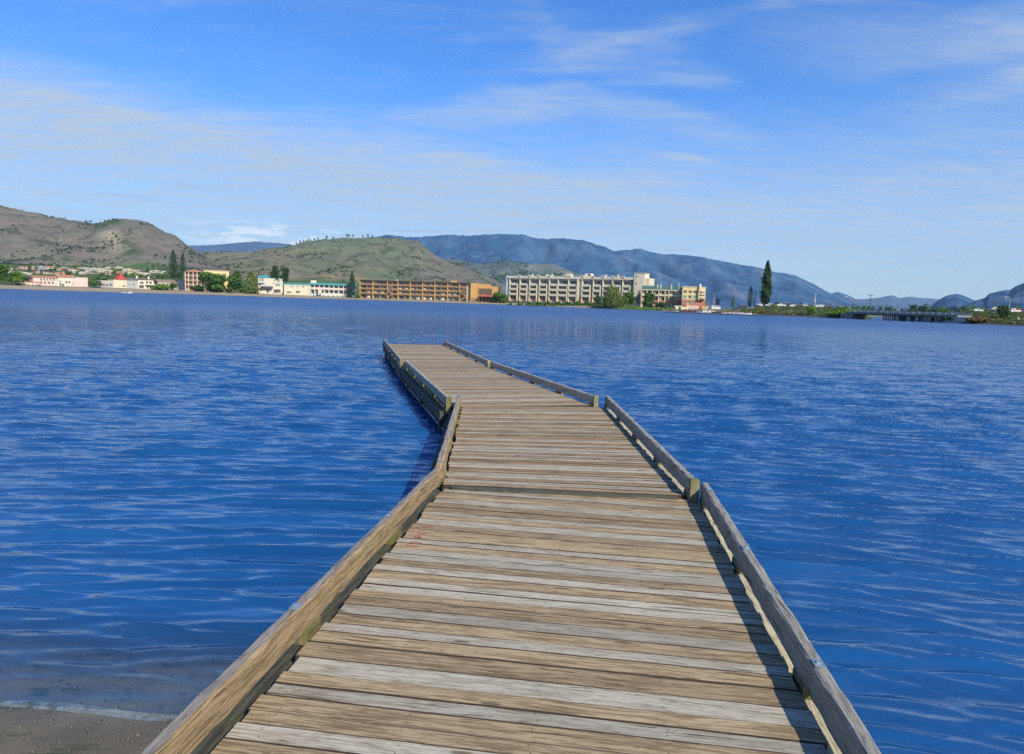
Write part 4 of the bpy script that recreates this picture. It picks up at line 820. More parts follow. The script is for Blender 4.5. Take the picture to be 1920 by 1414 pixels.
# ---- left shore, drawn from left to right
def simple(name, label, pl, pr, pyb, pyt, wall, roof, style, D=None, rh=3, dep=9, wins=(), cat='building', over=.4, group=None, chim=()):
    D = D or Dfor((pl + pr) / 2, pyb); b = Bld(name, label, pl, pr, pyb, D, D - (pr - pl) * .02, cat, group); zt = b.Z((pl + pr) / 2, pyt + 0.0); W = b.W; r = rh * D / F
    b.part('wall', [(0, W, 0, dep, -2.0, zt)], wall)
    if style == 'gable': rf = b.gable(0, W, 0, dep, zt, r, roof, over)
    elif style == 'front': rf = b.gable(0, W, 0, dep, zt, r, roof, over, 'y')
    elif style == 'hip': rf = b.hip(0, W, 0, dep, zt, r, roof, over)
    else: rf = b.part('roof', [(-.25, W + .25, -.25, dep + .25, zt, zt + r)], roof)
    for p in chim: c = b.X(p); b.part('chimney', [(c - .5, c + .5, 1.5, 2.6, zt, zt + r + 1.0)], C_WHITE, rf)
    for (a, c, t, u) in wins: b.window(b.X(a), b.X(c), b.Z(a, u), b.Z(a, t), -.06, None, .09)
    return b
simple('house', 'low cream house under a thin red roof at the far left end of the beach', 36, 78, 537.5, 529.5, C_CREAM, C_REDROOF, 'flat', 392, 1.4, wins=((44, 47, 532, 535), (52, 55, 532, 535), (60, 63, 532.3, 535.3), (68, 71, 532.5, 535.5)))
simple('motel', 'long motel with an orange tile roof behind the red-roofed beach house', 62, 108, 534, 520.5, C_PINK, C_ORROOF, 'gable', 412, 3.2, wins=tuple((p, p + 3, 522, 526) for p in range(76, 106, 6)) + tuple((p, p + 4, 528, 532) for p in range(76, 104, 7)))
b_ = simple('motel', 'white and pink motel block with a peaked orange roof and pointed turret', 109, 141, 536, 520, C_WHITE, C_ORROOF, 'gable', 410, 4.6, wins=((112, 115, 527, 531), (123, 127, 527, 531), (129, 132, 527, 531)))
m_ = MB(); c_ = b_.X(121); z_ = b_.Z(121, 519); m_.tube((c_, 1, z_ - 3), (c_, 1, z_ + 1.4), .9, .9, 8); m_.tube((c_, 1, z_ + 1.4), (c_, 1, z_ + 3.4), 1.1, .05, 8); m_.build('turret', C_ORROOF, b_.root)
simple('building', 'blank pink-walled block, the tallest plain wall left of the red pyramid roof', 134, 165, 534, 520, C_PINK, C_TAN, 'flat', 402, .5, wins=((136, 139, 530.8, 532.5),))
simple('stair_tower', 'narrow lilac and yellow tower in front of the peaked orange motel roof', 107.5, 116.5, 538.5, 526, C_LILAC, C_CREAM, 'flat', 399, .6, dep=4, wins=((112, 115, 530, 536),))
simple('beach_pavilion', 'long white terrace roof on dark posts beside the cream block with the red pyramid', 190, 213, 538, 528, C_GREY, C_WHITE, 'flat', 404, 1.6, wins=((192, 197, 532, 536), (199, 204, 532, 536), (206, 211, 532.2, 536.2)))
b_ = simple('building', 'cream block crowned by a bright red pyramid roof', 212.5, 238.5, 539, 525, C_CREAM, C_TAN, 'flat', 406, .5, wins=((230, 236, 535, 537.5),))
b_.hip(b_.X(222), b_.X(238), 0.2, 7, b_.Z(230, 524.3), 3.6, C_RED, .3, 'pyramid_roof')
simple('house', 'plain grey gabled house with two square dark windows', 239, 258, 540, 525, C_GREY, C_GREYROOF, 'front', 410, 4.5, wins=((241.5, 244, 532, 535), (249, 252, 532, 535)))
b_ = simple('house', 'white two storey house with brown roof, two chimneys and a wide balcony', 257, 288.5, 542.5, 524.5, C_WHITE, C_BROWN, 'gable', 412, 4.2, wins=((263, 269, 528, 532), (274, 278, 527.5, 531.5), (280, 285, 528, 532), (261, 270, 534.5, 540), (275, 279, 536, 540.5), (281, 286, 536, 541)), chim=(259, 281))
b_.part('balcony', [(b_.X(272), b_.W + .3, -1.6, -.12, b_.Z(280, 534.6), b_.Z(280, 533.8)), (b_.X(272), b_.W + .3, -1.6, -1.5, b_.Z(280, 533.7), b_.Z(280, 532))], C_WHITE)
simple('motel', 'low tan motel with a long brown roof beside the balcony apartments', 296, 334, 541, 528.5, C_TAN, pm((.30, .20, .15), (.22, .15, .11), 1), 'gable', 420, 4.5, wins=((304, 307, 531, 534), (313, 316, 531, 534), (322, 325, 531.4, 534.4)))
simple('building', 'dark navy block hard against the left wall of the balcony apartments', 332, 346.5, 543, 525, C_NAVY, C_NAVY, 'flat', 436, .6)
def apartments():
    b = Bld('apartment_building', 'ochre apartment block with open timber balconies, half hidden by round green trees', 347, 431, 544, 448, 470)
    x = b.X; zt = b.Z(365, 510); rec = 1.8; W = b.W; b.part('wall', [(0, x(384), rec, 13, -1.5, zt), (x(384), W, rec + 1, 13, -1.5, b.Z(420, 508.5))], C_YELLOW)
    b.hip(0, x(384), 0, 13, zt, 1.9, C_ORROOF, .4); b.part('flat_roof', [(x(384) + .5, W + .3, rec + .8, 13.2, b.Z(420, 508.5), b.Z(420, 507.3))], C_TAN)
    for p in (347, 353.5, 362, 369.5, 377, 383): b.part('post', [(x(p), x(p) + .45, 0, rec, -1, zt)], C_PINK)
    ps = (347, 353.5, 362, 369.5, 377, 383)
    for k in range(4):
        z = zt * k / 4
        for p, q in zip(ps, ps[1:]):
            if k: b.part('balcony', [(x(p) + .46, x(q) - .02, .1, rec, z - .15, z + .03), (x(p) + .46, x(q) - .02, .08, .16, z + .03, z + .9)], C_ORDK)
            b.part('window', [(x(p) + .8, x(q) - .4, rec - .08, rec + .03, z + .3, z + 2.4)], GLASS)
    for k in range(2): z = b.Z(423, 519 + k * 9); b.window(x(419.5), x(425.5), z, z + 2.4, rec + .9, C_CREAM, .15)
apartments()
b_ = simple('hotel', 'white upper block with a teal gable roof and a pale blue balcony front', 484.5, 530, 543, 521, C_WHITE, C_TEAL, 'gable', 478, 4.5, wins=((513, 515, 525, 527), (487, 489, 520.5, 528), (491, 494, 520.5, 528), (486, 489, 531, 536)))
b_.part('balcony_front', [(b_.X(484.5), b_.X(497), -1.2, -.1, b_.Z(490, 531), b_.Z(490, 529))], C_BLUEW); b_.part('lower_roof', [(b_.X(490), b_.X(512), -3.0, -.1, b_.Z(500, 539), b_.Z(500, 536.5))], C_GREYROOF)
simple('house', 'small white beach cottage with a lilac gable, low in front of the teal-roofed block', 486, 511, 552, 541, C_WHITE, C_LILAC, 'front', 470, 3.5, dep=6, wins=((488, 491, 543, 546), (500, 504, 542, 549), (505.5, 507.5, 543, 547)))
simple('garage', 'cream wall with a wide grey door between the cottage and the long cream motel', 511.5, 528, 550.5, 532, C_CREAM, C_TEAL, 'flat', 476, .6, dep=5, wins=((517, 525, 533.5, 536), (513, 526, 542.5, 549)))
simple('motel', 'long low cream motel with a thin teal roof band and three slit windows', 532.5, 580.5, 550, 534.2, C_CREAM, C_TEAL, 'flat', 480, 2.6, wins=((545, 549.5, 536, 537.6), (556, 560.5, 536.3, 537.9), (566, 570.5, 536.7, 538.3), (538, 546, 546.5, 549.5), (555, 562, 545.5, 549)))
def teal_motel():
    b = Bld('motel', 'teal-roofed two storey motel with a pink balcony rail and white dividers', 581, 668, 551.5, 482, 484)
    x = b.X; rec = 1.6; W = b.W; zt = b.Z(620, 535.0); zm = zt * .52; b.part('wall', [(0, W, rec, 10, -1.5, zt)], C_BLUEW); b.part('roof', [(-.3, W + .3, -.5, 10.3, zt, zt + 1.3)], C_TEAL)
    b.part('roof_box', [(x(582.5), x(592.5), 1, 4, zt + 1.3, zt + 3.2)], C_WHITE); ps = [581, 589, 598, 607, 616, 625, 634, 643, 652, 660]
    for p, q in zip(ps, ps[1:]):
        b.part('divider', [(x(p), x(p) + .5, .0, rec, -1, zt)], C_WHITE); b.part('balcony', [(x(p) + .52, x(q) - .02, .05, .2, zm, zm + 1.5), (x(p) + .52, x(q) - .02, .2, rec, zm - .2, zm)], C_PINK)
        b.part('window', [(x(p) + .9, x(q) - .4, rec - .08, rec + .03, zm + 1.0, zt - .3)], GLASS); b.part('window', [(x(p) + .9, x(q) - .4, rec - .08, rec + .03, .6, zm - .7)], GLASS)
    b.part('terrace_wall', [(x(600), x(655), -3.2, -3.0, -.5, 1.1)], C_WHITE); b.part('entrance_block', [(x(597.5), x(603.5), -3.2, -.05, -.5, b.Z(600, 543.5))], C_CREAM)
teal_motel()

# hillside houses among the trees: (px, foot row, width px, wall height px, wall, roof, style)
ROWS = {'upper': [(64, 488.5, 9, 2.6, C_WHITE, C_WHITE), (78, 488.8, 11, 3.2, C_CREAM, C_TAN), (101, 490, 11, 3, C_WHITE, C_TAN), (118, 492.5, 13, 3.4, C_CREAM, C_WHITE), (148, 494.5, 7, 3, C_WHITE, C_GREYROOF), (161, 492.5, 9, 2.6, C_GREY, C_WHITE), (171, 497, 9, 4, C_CREAM, C_WHITE), (186, 499.5, 10, 3, C_WHITE, C_BROWN), (201, 494.5, 7, 3, C_CREAM, C_REDROOF), (216, 496, 8, 2.8, C_WHITE, C_WHITE), (253, 503.5, 9, 2.8, C_TAN, C_ORROOF)],
        'middle': [(44, 504, 16, 3.6, C_WHITE, C_ORROOF), (70, 504.5, 14, 5, C_LILAC, C_GREY), (86, 503.5, 12, 4, C_CREAM, C_ORROOF), (97, 502, 6, 2.6, C_WHITE, C_TAN), (131, 508, 15, 4, C_WHITE, C_ORROOF), (148.5, 503.5, 6, 3, C_CREAM, C_BROWN), (158, 504.5, 9, 3, C_WHITE, C_GREY), (172, 507, 16, 4, C_GREY, C_WHITE), (188, 508, 15, 4.6, C_CREAM, C_TAN), (204, 503.5, 9, 5, C_PINK, C_BROWN), (197, 504.5, 6, 2.6, C_WHITE, C_TAN), (219, 503.5, 7, 3, C_LILAC, C_WHITE), (228.5, 504, 5, 3, C_WHITE, C_WHITE), (237, 507.8, 13, 4.5, C_YELLOW, C_TAN), (248, 507, 8, 3, C_WHITE, C_BROWN)],
        'lower': [(28, 513, 10, 3.4, C_BLUEW, C_GREY), (36, 515.5, 4, 2.5, C_WHITE, C_TAN), (42.5, 515.5, 6, 4, C_TAN, C_CREAM), (54, 516, 5, 3.4, C_BLUEW, C_WHITE), (72, 512, 8, 3.4, C_PINK, C_TAN), (94, 513, 7, 3, C_TAN, C_BROWN), (121, 508.5, 6, 4, C_WHITE, C_TAN), (184.5, 511.5, 5, 3, C_WHITE, C_WHITE), (208, 511, 7, 3.6, C_CREAM, C_CREAM), (218.5, 513.5, 9, 4, C_PINK, C_ORROOF), (271, 515.5, 7, 3.4, C_WHITE, C_WHITE), (282, 511, 5, 3.6, C_CREAM, C_TAN), (290, 510.5, 6, 3.4, C_WHITE, C_PINK), (307.5, 508, 4, 4, C_BLUEW, C_WHITE), (304, 514.5, 4, 5, C_TAN, C_CREAM)]}
for row_, xs_, yb_ in (('upper', (226, 235, 262, 276, 293, 314, 334, 137, 90), 494), ('middle', (8, 20, 110, 117, 264, 276, 322, 336, 60), 505), ('lower', (10, 84, 106, 140, 150, 161, 171, 196, 232, 243, 254, 262), 513)):
    for k, x_ in enumerate(xs_): ROWS[row_].append((x_, yb_ + (k * 7 % 5) - 2, 5.5 + (k * 3 % 4), 3.2 + (k % 3) * .5, (C_WHITE, C_CREAM, C_TAN, C_WHITE)[k % 4], (C_TAN, C_BROWN, C_ORROOF, C_GREY, C_WHITE)[k % 5]))
CN = {id(C_WHITE): 'white', id(C_CREAM): 'cream', id(C_GREY): 'grey', id(C_LILAC): 'lilac', id(C_PINK): 'pink', id(C_TAN): 'tan', id(C_YELLOW): 'yellow', id(C_BLUEW): 'pale blue', id(C_BROWN): 'brown', id(C_REDROOF): 'red', id(C_ORROOF): 'orange', id(C_GREYROOF): 'dark'}
ORD = 'leftmost second third fourth fifth sixth seventh eighth ninth tenth eleventh twelfth thirteenth fourteenth fifteenth sixteenth seventeenth eighteenth nineteenth twentieth twenty-first twenty-second twenty-third twenty-fourth twenty-fifth twenty-sixth twenty-seventh twenty-eighth twenty-ninth thirtieth'.split()
def nth(i): return 'leftmost' if i == 0 else ORD[i] + ' from the left'
for row, hs_ in ROWS.items():
    for k, (px, py, w, h, wc, rc) in enumerate(sorted(hs_, key=lambda q: q[0])):
        o_ = ORD[k] if k == 0 else ORD[k] + ' from the left'
        D = Dfor(px, py + 1.0); st = 'gable' if k % 3 else 'hip'
        simple('house', f'small {CN[id(wc)]} house, {CN[id(rc)]} roof, {o_} in {row} hillside row', px - w * .56, px + w * .56, py + .9, py - h * .72, wc, rc, st, D, h * .55, dep=8 * D / 700, wins=((px - w * .32, px - w * .12, py - h * .42, py - h * .05), (px + w * .1, px + w * .32, py - h * .42, py - h * .05)), over=.3, group='houses of the hillside town')

# trees by the left shore
tree('poplar', 'tall dark poplar with the broader crown, rising above the ochre apartments', 'tree', 325.5, 522, 52, 15, 'dark', n=2600)
tree('poplar', 'slimmer dark poplar just left of the ochre apartments roof', 'tree', 343.5, 523, 48, 12, 'dark', n=2200)
tree('poplar', 'short thin poplar standing alone among the hillside houses', 'tree', 297.5, 512, 22, 5, 'blue', n=500)
tree('round', 'broad green tree covering the middle of the ochre apartments', 'tree', 402, 546, 34, 36, 'mid', Y=440, n=1900)
tree('round', 'full green tree right of the ochre apartments, beside the willow', 'tree', 443, 549, 40, 30, 'mid', Y=455, n=1800)
tree('willow', 'yellow-green weeping willow left of the white cottage on the beach', 'tree', 470, 551.5, 41, 25, 'willow', Y=458, n=2000)
tree('bush', 'low dark shrub at the foot of the ochre apartments', 'shrub', 372, 547, 14, 26, 'dark', Y=432, n=700)
tree('round', 'left tree of the dark pair behind the teal-roofed block', 'tree', 515.5, 530, 34, 17, 'dark', Y=505, n=1200)
tree('round', 'right tree of the dark pair behind the teal-roofed block', 'tree', 534, 531, 36, 18, 'dark', Y=507, n=1200)
tree('conifer', 'big ragged conifer between the teal motel and the long orange motel', 'tree', 660, 556, 47, 25, 'blue', Y=478, n=2600, leaf=.55)
tree('bush', 'small yellow-green shrub at the left foot of the long orange motel', 'shrub', 670.5, 560, 9, 12, 'bright', Y=487, n=400)
tree('bush', 'tall bank of reedy shrub on the beach, right of the white two storey house', 'shrub', 302, 545, 14, 30, 'bright', Y=402, n=900)
tree('round', 'large green tree at the left edge above the beach', 'tree', 4, 531, 34, 30, 'mid', Y=400, n=1500)
tree('round', 'bright green tree behind the red-roofed beach house', 'tree', 30, 531, 22, 24, 'bright', Y=405, n=1100)
tree('bush', 'dark clipped shrub at the left end of the red-roofed beach house', 'shrub', 34.5, 537.5, 8, 10, 'dark', Y=388, n=350)
tree('bush', 'shrub between the pink block and the white terrace roof', 'shrub', 179, 537.5, 13, 22, 'mid', Y=396, n=700)
tree('bush', 'shrub at the left foot of the lilac stair tower', 'shrub', 75, 538.5, 6, 6, 'mid', Y=388, n=250)
tree('bush', 'shrub at the right foot of the lilac stair tower', 'shrub', 118, 538, 8, 5, 'mid', Y=394, n=250)
tree('bush', 'dark shrub under the yellow end of the pink block', 'shrub', 168, 536, 11, 6, 'dark', Y=398, n=300)
tree('round', 'shady tree between the tan motel and the navy block', 'tree', 326, 544, 16, 15, 'mid', Y=414, n=700)
tree('bush', 'shrub clump right of the low orange wing with the red awning', 'shrub', 934, 568, 23, 28, 'mid', Y=484, n=1600)
tree('bush', 'pinkish flowering shrub at the left end of the white hotel hedge', 'shrub', 944, 569, 11, 16, 'rust', Y=478, n=500)
tree('willow', 'great weeping willow in front of the white hotel', 'tree', 1148, 578, 47, 44, 'willow', Y=404, n=3800, leaf=.42)
tree('round', 'dark green tree right behind the great willow', 'tree', 1178, 578, 34, 26, 'mid', Y=418, n=1500)
tree('round', 'bare brownish tree between the willow and the yellow balcony wing', 'tree', 1196, 577, 33, 13, 'purple', Y=421, n=500)
tree('round', 'green tree covering the left end of the yellow balcony wing', 'tree', 1217, 578.5, 32, 24, 'mid', Y=402, n=1700)
tree('bush', 'dark spreading shrub at the foot of the yellow balcony wing', 'shrub', 1243, 578, 11, 28, 'dark', Y=398, n=800)
tree('round', 'small round tree left of the great willow, against the white hotel', 'tree', 1122, 574, 24, 16, 'dark', Y=425, n=800)
tree('poplar', 'short twin-topped poplar, the broader of the two left of the tall one', 'tree', 1405.5, 576, 39, 11, 'dark', Y=352, n=1400)
tree('poplar', 'thin short poplar touching the twin-topped one', 'tree', 1414.5, 576, 31, 6.5, 'dark', Y=353, n=800)
tree('poplar', 'tallest tree of the shore, a columnar poplar standing against the blue mountain', 'tree', 1434, 577, 86, 17, 'dark', Y=345, n=4600, leaf=.6)
tree('round', 'dark purple-leaved round tree behind the white trucks', 'tree', 1345, 577, 20, 9, 'purple', Y=380, n=500)
tree('conifer', 'small green conical tree left of the grey dock sheds', 'tree', 1374, 576, 21, 11, 'mid', Y=375, n=700)
tree('bush', 'round green shrub on the causeway right of the tall poplar', 'shrub', 1452, 580, 12, 13, 'mid', Y=325, n=600)
tree('bush', 'bright green shrub hanging down the causeway bank, left of the big one', 'shrub', 1521, 590, 21, 16, 'bright', Y=272, n=1100)
tree('bush', 'largest shrub of the causeway bank, beside the bridge end', 'shrub', 1580, 597, 26, 48, 'bright', Y=250, n=2600, leaf=.5)
tree('bush', 'reddish shrub low on the bank below the poplars', 'shrub', 1432, 589, 8, 18, 'rust', Y=290, n=600)
tree('bush', 'yellow-green shrub low on the bank right of the white boats', 'shrub', 1418, 588, 8, 16, 'bright', Y=293, n=600)
tree('bush', 'rounded shrub where the bridge meets the right bank', 'shrub', 1780, 604, 12, 22, 'mid', Y=212, n=900)
tree('bush', 'big dark shrub left of the curved street lamp', 'shrub', 1881, 601, 34, 20, 'dark', Y=212, n=1600)
tree('bush', 'olive shrub running along the right bank', 'shrub', 1835, 605, 12, 44, 'rust', Y=206, n=1200)
tree('round', 'dark tree on the skyline, left one of the pair behind the bridge', 'tree', 1712, 585, 15, 13, 'dark', Y=560, n=700)
tree('round', 'dark tree on the skyline, right one of the pair behind the bridge', 'tree', 1729, 586, 16, 17, 'dark', Y=560, n=800)
# copies of a few small trees
def proto(kind, h, w, mat, seed, n):
    rg = np.random.default_rng(seed); P, N, T = crown_pts(kind, h, w, n, rg); P[:, 2] += h * .06
    me = leaves(P, N, w * .095, T, rg, 0, [LM[mat]], 'small_tree').data; o = bpy.data.objects['small_tree' if 'small_tree' in bpy.data.objects else me.name]
    return me
PROT = []
for i, (kd, mt) in enumerate((('round', 'mid'), ('round', 'bright'), ('round', 'blue'), ('round', 'dark'), ('bush', 'mid'), ('conifer', 'blue'), ('bush', 'bright'))):
    me = proto(kd, 1.0, 1.0, mt, 50 + i, 260); PROT.append(me)
for o in [o for o in list(bpy.data.objects) if o.name.startswith('small_tree')]: bpy.data.objects.remove(o)
def small_tree(px, py, h, w, k, label, group, Y=None, name='small_tree'):
    Y = Y or Dfor(px, py); s = Y / F; o = bpy.data.objects.new(name, PROT[k]); COL.objects.link(o); o.location = atY(px, py, Y); o.scale = (w * s, w * s, h * s); o.rotation_euler = (0, 0, random.uniform(0, 6.28)); tag(o, label, 'tree', group); return o
rr = random.Random(11); taken = [(q[0], q[1], q[2]) for r in ROWS.values() for q in r]
KN = ['mid green bushy', 'bright green bushy', 'bluish green', 'dark green', 'low green', 'bluish conical', 'low bright green']
cnt = 0
for band_, (y0, y1, n_) in {'upper': (489, 499, 70), 'middle': (501, 511, 120), 'lower': (512, 527, 170)}.items():
    for i in range(n_):
        px = -6 + 352 * (i + rr.uniform(-.4, .4)) / n_; py = rr.uniform(y0, y1)
        if band_ == 'upper' and (px < 50): continue
        if any(abs(px - a) < w * .5 + 1.0 and 0 < py - b < 6.5 for a, b, w in taken): continue
        k = rr.choice([0, 0, 1, 1, 2, 3, 4, 5, 6, 6]); w = rr.uniform(7, 13) ; h = rr.uniform(5.5, 8.5) * (1.5 if k == 5 else 1)
        rw = sorted(ROWS[band_]); j_ = min(range(len(rw)), key=lambda q: abs(rw[q][0] - px)); sd = 'left' if px < rw[j_][0] else 'right'
        sz_ = 'taller' if h > 7.6 else 'small' if h < 6.5 else 'middling'; hn = ('leftmost' if j_ == 0 else ORD[j_]) + ' house'
        small_tree(px, py + 1.5, h, w, k, f'{sz_} {KN[k]} tree {sd} of the {hn} in the {band_} hillside row', 'trees of the hillside town')
for i in range(26):
    px = 1745 + i * 6.6 + rr.uniform(-3, 3); small_tree(px, 587 + rr.uniform(-1, 2), rr.uniform(10, 15), rr.uniform(11, 17), rr.choice([0, 2, 0, 1]), f'leafy tree behind the right bank road, {nth(i)}', 'trees behind the right bank road', Y=rr.uniform(420, 520))
for i in range(26):
    px = 1450 + i * 10.5 + rr.uniform(-4, 4); small_tree(px, 579 + (px - 1450) * .033, rr.uniform(9, 14), rr.uniform(9, 15), rr.choice([0, 2, 3, 6]), f'bushy tree behind the causeway cars, {nth(i)}', 'bushy trees behind the causeway cars', Y=rr.uniform(430, 600))
for i, px in enumerate((556, 563, 569, 574, 578, 583, 590, 596, 612, 625, 650, 654, 662, 680, 690, 698)): small_tree(px, float(np.interp(px, [550, 571, 596, 650, 700], [461, 455, 451.5, 445, 446])) , rr.uniform(4, 8), rr.uniform(3, 5.5), 5 if px % 2 else 3, f'tiny dark pine on the middle hill crest, {nth(i)}', 'pines on the crest of the middle hill', Y=1960, name='small_pine')
for i, px in enumerate((161, 170, 200, 204, 212, 218)): small_tree(px, float(np.interp(px, [154, 196, 208, 240], [416, 419, 414, 411])), rr.uniform(3, 6), rr.uniform(5, 9), 3, f'tiny dark shrub on the left hill crest, {nth(i)}', 'shrubs on the crest of the left hill', Y=1480)
# hedge of the white hotel
def hedge():
    rg = np.random.default_rng(5); n = 3800; px = rg.uniform(948, 1120, n); V = []; 
    root = thing('hedge', 'long clipped green hedge at the foot of the white hotel', 'hedge', G(1030, 455)); o = root.location
    hgt = rg.uniform(0, 1, n) ** .7; P = np.array([tuple(G(p, 455 - (p - 948) * .09 + rg.uniform(-1, 1)) + Vector((0, 0, (.2 + h * 2.6 * (.7 + .35 * math.sin(p * .35) + .2 * math.sin(p * .9))))) - o) for p, h in zip(px, hgt)])
    leaves(P, rg.normal(0, 1, (n, 3)) + np.array([0, -1, .5]), .55, .5 + rg.normal(0, .25, n), rg, 0, LM['mid'], 'foliage', root)
    mb = MB()
    for p in range(950, 1120, 6): q = G(p, 455 - (p - 948) * .09) - o; mb.tube(q, q + Vector((0, 0, 1.6)), .07)
    mb.build('stems', BARK, root)
hedge()

# scrub speckling the hills, and tall grass on the banks: far too many to count
def scrub(name, pts, size, mat, seed):
    rg = np.random.default_rng(seed); P = np.array(pts); n = len(P); k = 10
    Q = np.repeat(P, k, 0) + rg.normal(0, 1, (n * k, 3)) * np.repeat(size, k)[:, None] * .42; Q[:, 2] = np.maximum(Q[:, 2], np.repeat(P[:, 2], k)); t = np.repeat(rg.uniform(.1, .9, n), k)
    o = leaves(Q, rg.normal(0, 1, Q.shape) + np.array([0, 0, .6]), np.repeat(size, k) * .62, t, rg, 0, mat, name); tag(o, kind='stuff'); return o
hills = [o for o in bpy.data.objects if o.name.startswith(('hill', 'mountain'))]
def surf_pts(o, n, seed, pxr, thr):
    rg = random.Random(seed); me = o.data; out = []; N = len(me.vertices)
    while len(out) < n:
        v = me.vertices[rg.randrange(N)].co; px = px_of(v.x, v.y)
        if not pxr[0] < px < pxr[1]: continue
        if mn.noise(Vector((v.x * .012, v.y * .006, seed))) < thr * rg.uniform(.0, 1.6): continue
        out.append((v.x + rg.uniform(-3, 3), v.y, v.z + .5))
    return out
rg_ = np.random.default_rng(8)
pl_ = surf_pts(bpy.data.objects['hill'], 900, 3, (-60, 430), .22); scrub('scrub', pl_, rg_.uniform(1.2, 3.4, len(pl_)), LM['blue'], 1)
pl_ = surf_pts(bpy.data.objects['hill.001'], 1000, 4, (370, 940), .2); scrub('scrub', pl_, rg_.uniform(1.2, 3.6, len(pl_)), LM['dark'], 2)
pl_ = surf_pts(bpy.data.objects['hill.002'], 900, 5, (800, 1250), .2); scrub('scrub', pl_, rg_.uniform(3, 8, len(pl_)), LM['dark'], 3)
gp = []; 
for i in range(5200):
    px = rr.choice((rr.uniform(1390, 1655), rr.uniform(1768, 1990))); Y = Dsh(px) + rr.uniform(2.5, 40) ** 1.0
    gp.append(tuple(G(px, Y) + Vector((0, 0, .12))))
scrub('tall_grass', gp[:3400], rg_.uniform(.2, .7, 3400), LM['grassy'], 4)
gp = []
for i in range(2600):
    px = rr.uniform(1110, 1260); Y = Dsh(px) + rr.uniform(2, 14); gp.append(tuple(G(px, Y) + Vector((0, 0, .1))))
scrub('shore_grass', gp, rg_.uniform(.25, .8, len(gp)), LM['bright'], 5)

# ---------------------------------------------------------------- bridge
def bridge():
    a = Vector((X_of(1588, 250), 250, 0)); c = Vector((X_of(1795, 213), 213, 0)); L = (c - a).length; d = (c - a).normalized()
    root = thing('road_bridge', 'low road bridge on rows of dark piles, with pale railing posts', 'bridge', a, math.atan2(d.y, d.x))
    def bx(name, boxes, mat, par=None):
        m = MB(); [m.box(*q) for q in boxes]; return m.build(name, mat, par or root)
    bx('deck', [(0, L, 0, 7, 1.95, 2.5)], pm((.20, .23, .20), (.14, .17, .15), 1.2)); bx('girder', [(2, L - 2, .3, .7, 1.62, 1.95), (2, L - 2, 6.2, 6.6, 1.62, 1.95)], C_DARK)
    rl = bx('railing', [(0, L, .05, .12, 3.20, 3.30), (0, L, .05, .12, 2.6, 2.68)] + [(x0, x0 + .06, .06, .11, 2.68, 3.20) for x0 in np.arange(.2, L, .22)], pm((.24, .29, .25), (.18, .22, .20), 2)); bx('railing', [(0, L, 6.85, 6.92, 2.5, 3.3)], C_CONC)
    for p in np.arange(1600, 1790, 12.1):
        u = X_of(p, 1.0); t = (a.x - u * a.y) / (u * d.y - d.x); bx('railing_post', [(t, t + .38, -.05, .3, 2.5, 3.20)], C_CONC)
    def pile(p):
        u = X_of(p, 1.0); t = (a.x - u * a.y) / (u * d.y - d.x); m = MB(); m.tube((t, .5, -2.0), (t, .5, 1.62), .19, .19, 8); m.build('pile', pm((.16, .12, .07), (.08, .07, .05), 3) if p < 1680 else C_DARK, root); m = MB(); m.tube((t, 6.4, -2.0), (t, 6.4, 1.62), .19, .19, 8); m.build('pile', C_DARK, root)
    for s, e, n in ((1655, 1675, 7), (1685, 1712, 9), (1722, 1750, 10), (1757, 1766, 4)):
        for k in range(n): pile(s + (e - s) * k / (n - 1))
        m = MB()
    bx('abutment', [(-3, 2.5, .2, 6.8, -1, 1.94)], C_SHADE); bx('abutment', [(L - 4, L + 3, .2, 6.8, -1, 1.94)], C_CONC)  # left abutment: shade below the deck put into its colour
bridge()

# ---------------------------------------------------------------- poles, lamps and wires
def pole(name, label, cat, px, pyb, pyt, Y, arms=0, r=.14, mat=None, extra=None):
    s = Y / F; P0 = atY(px, pyb, Y); h = (pyb - pyt) * s; root = thing(name, label, cat, P0); m = MB(); m.tube((0, 0, -1), (0, 0, h), r, r * .7, 8); m.build('mast', mat or BARK, root)
    for k in range(arms):
        q = MB(); z = h - .5 - k * 1.1; q.box(-1.2, 1.2, -.08, .08, z - .09, z + .09)
        for x0 in (-1.05, -.45, .45, 1.05): q.tube((x0, 0, z + .09), (x0, 0, z + .38), .06, .04, 6)
        q.build('crossarm', mat or BARK, root)
    if extra: extra(root, h)
    return root
def lampx(root, h):
    m = MB(); pts = [(0, 0, h - .3)] + [(-1.8 * (1 - math.cos(t)), 0, h - .3 + 1.0 * math.sin(t)) for t in (.4, .8, 1.2, 1.57)]
    for a, b in zip(pts, pts[1:]): m.tube(a, b, .07, .06, 6)
    m.build('lamp_arm', C_STEEL, root); q = MB(); e = pts[-1]; q.box(e[0] - .75, e[0] + .05, -.16, .16, e[2] - .10, e[2] + .10); q.build('lamp_head', C_WHITE, root)
pole('utility_pole', 'dark wooden utility pole with a crossarm left of the bridge', 'utility pole', 1630, 584, 552, 300, 1, .16)
pole('flag_pole', 'slim white pole with red bands standing on the causeway', 'pole', 1527, 580, 550, 320, 0, .13, C_WHITE, lambda r, h: (lambda m: (m.box(-.22, .22, -.22, .22, h * .45, h * .62), m.build('red_band', C_PINK, r)))(MB()))
pole('street_lamp', 'pale street lamp on a curved arm, left one beside the causeway road', 'street lamp', 1593.5, 584, 560, 300, 0, .09, C_STEEL, lampx)
pole('sign_pole', 'thin pole with a red round sign near the bridge end', 'pole', 1598.5, 584, 563, 298, 0, .08, C_STEEL, lambda r, h: (lambda m: (m.tube((.0, -.12, h), (0, -.18, h), .42, .42, 14), m.build('round_sign', C_RED, r)))(MB()))
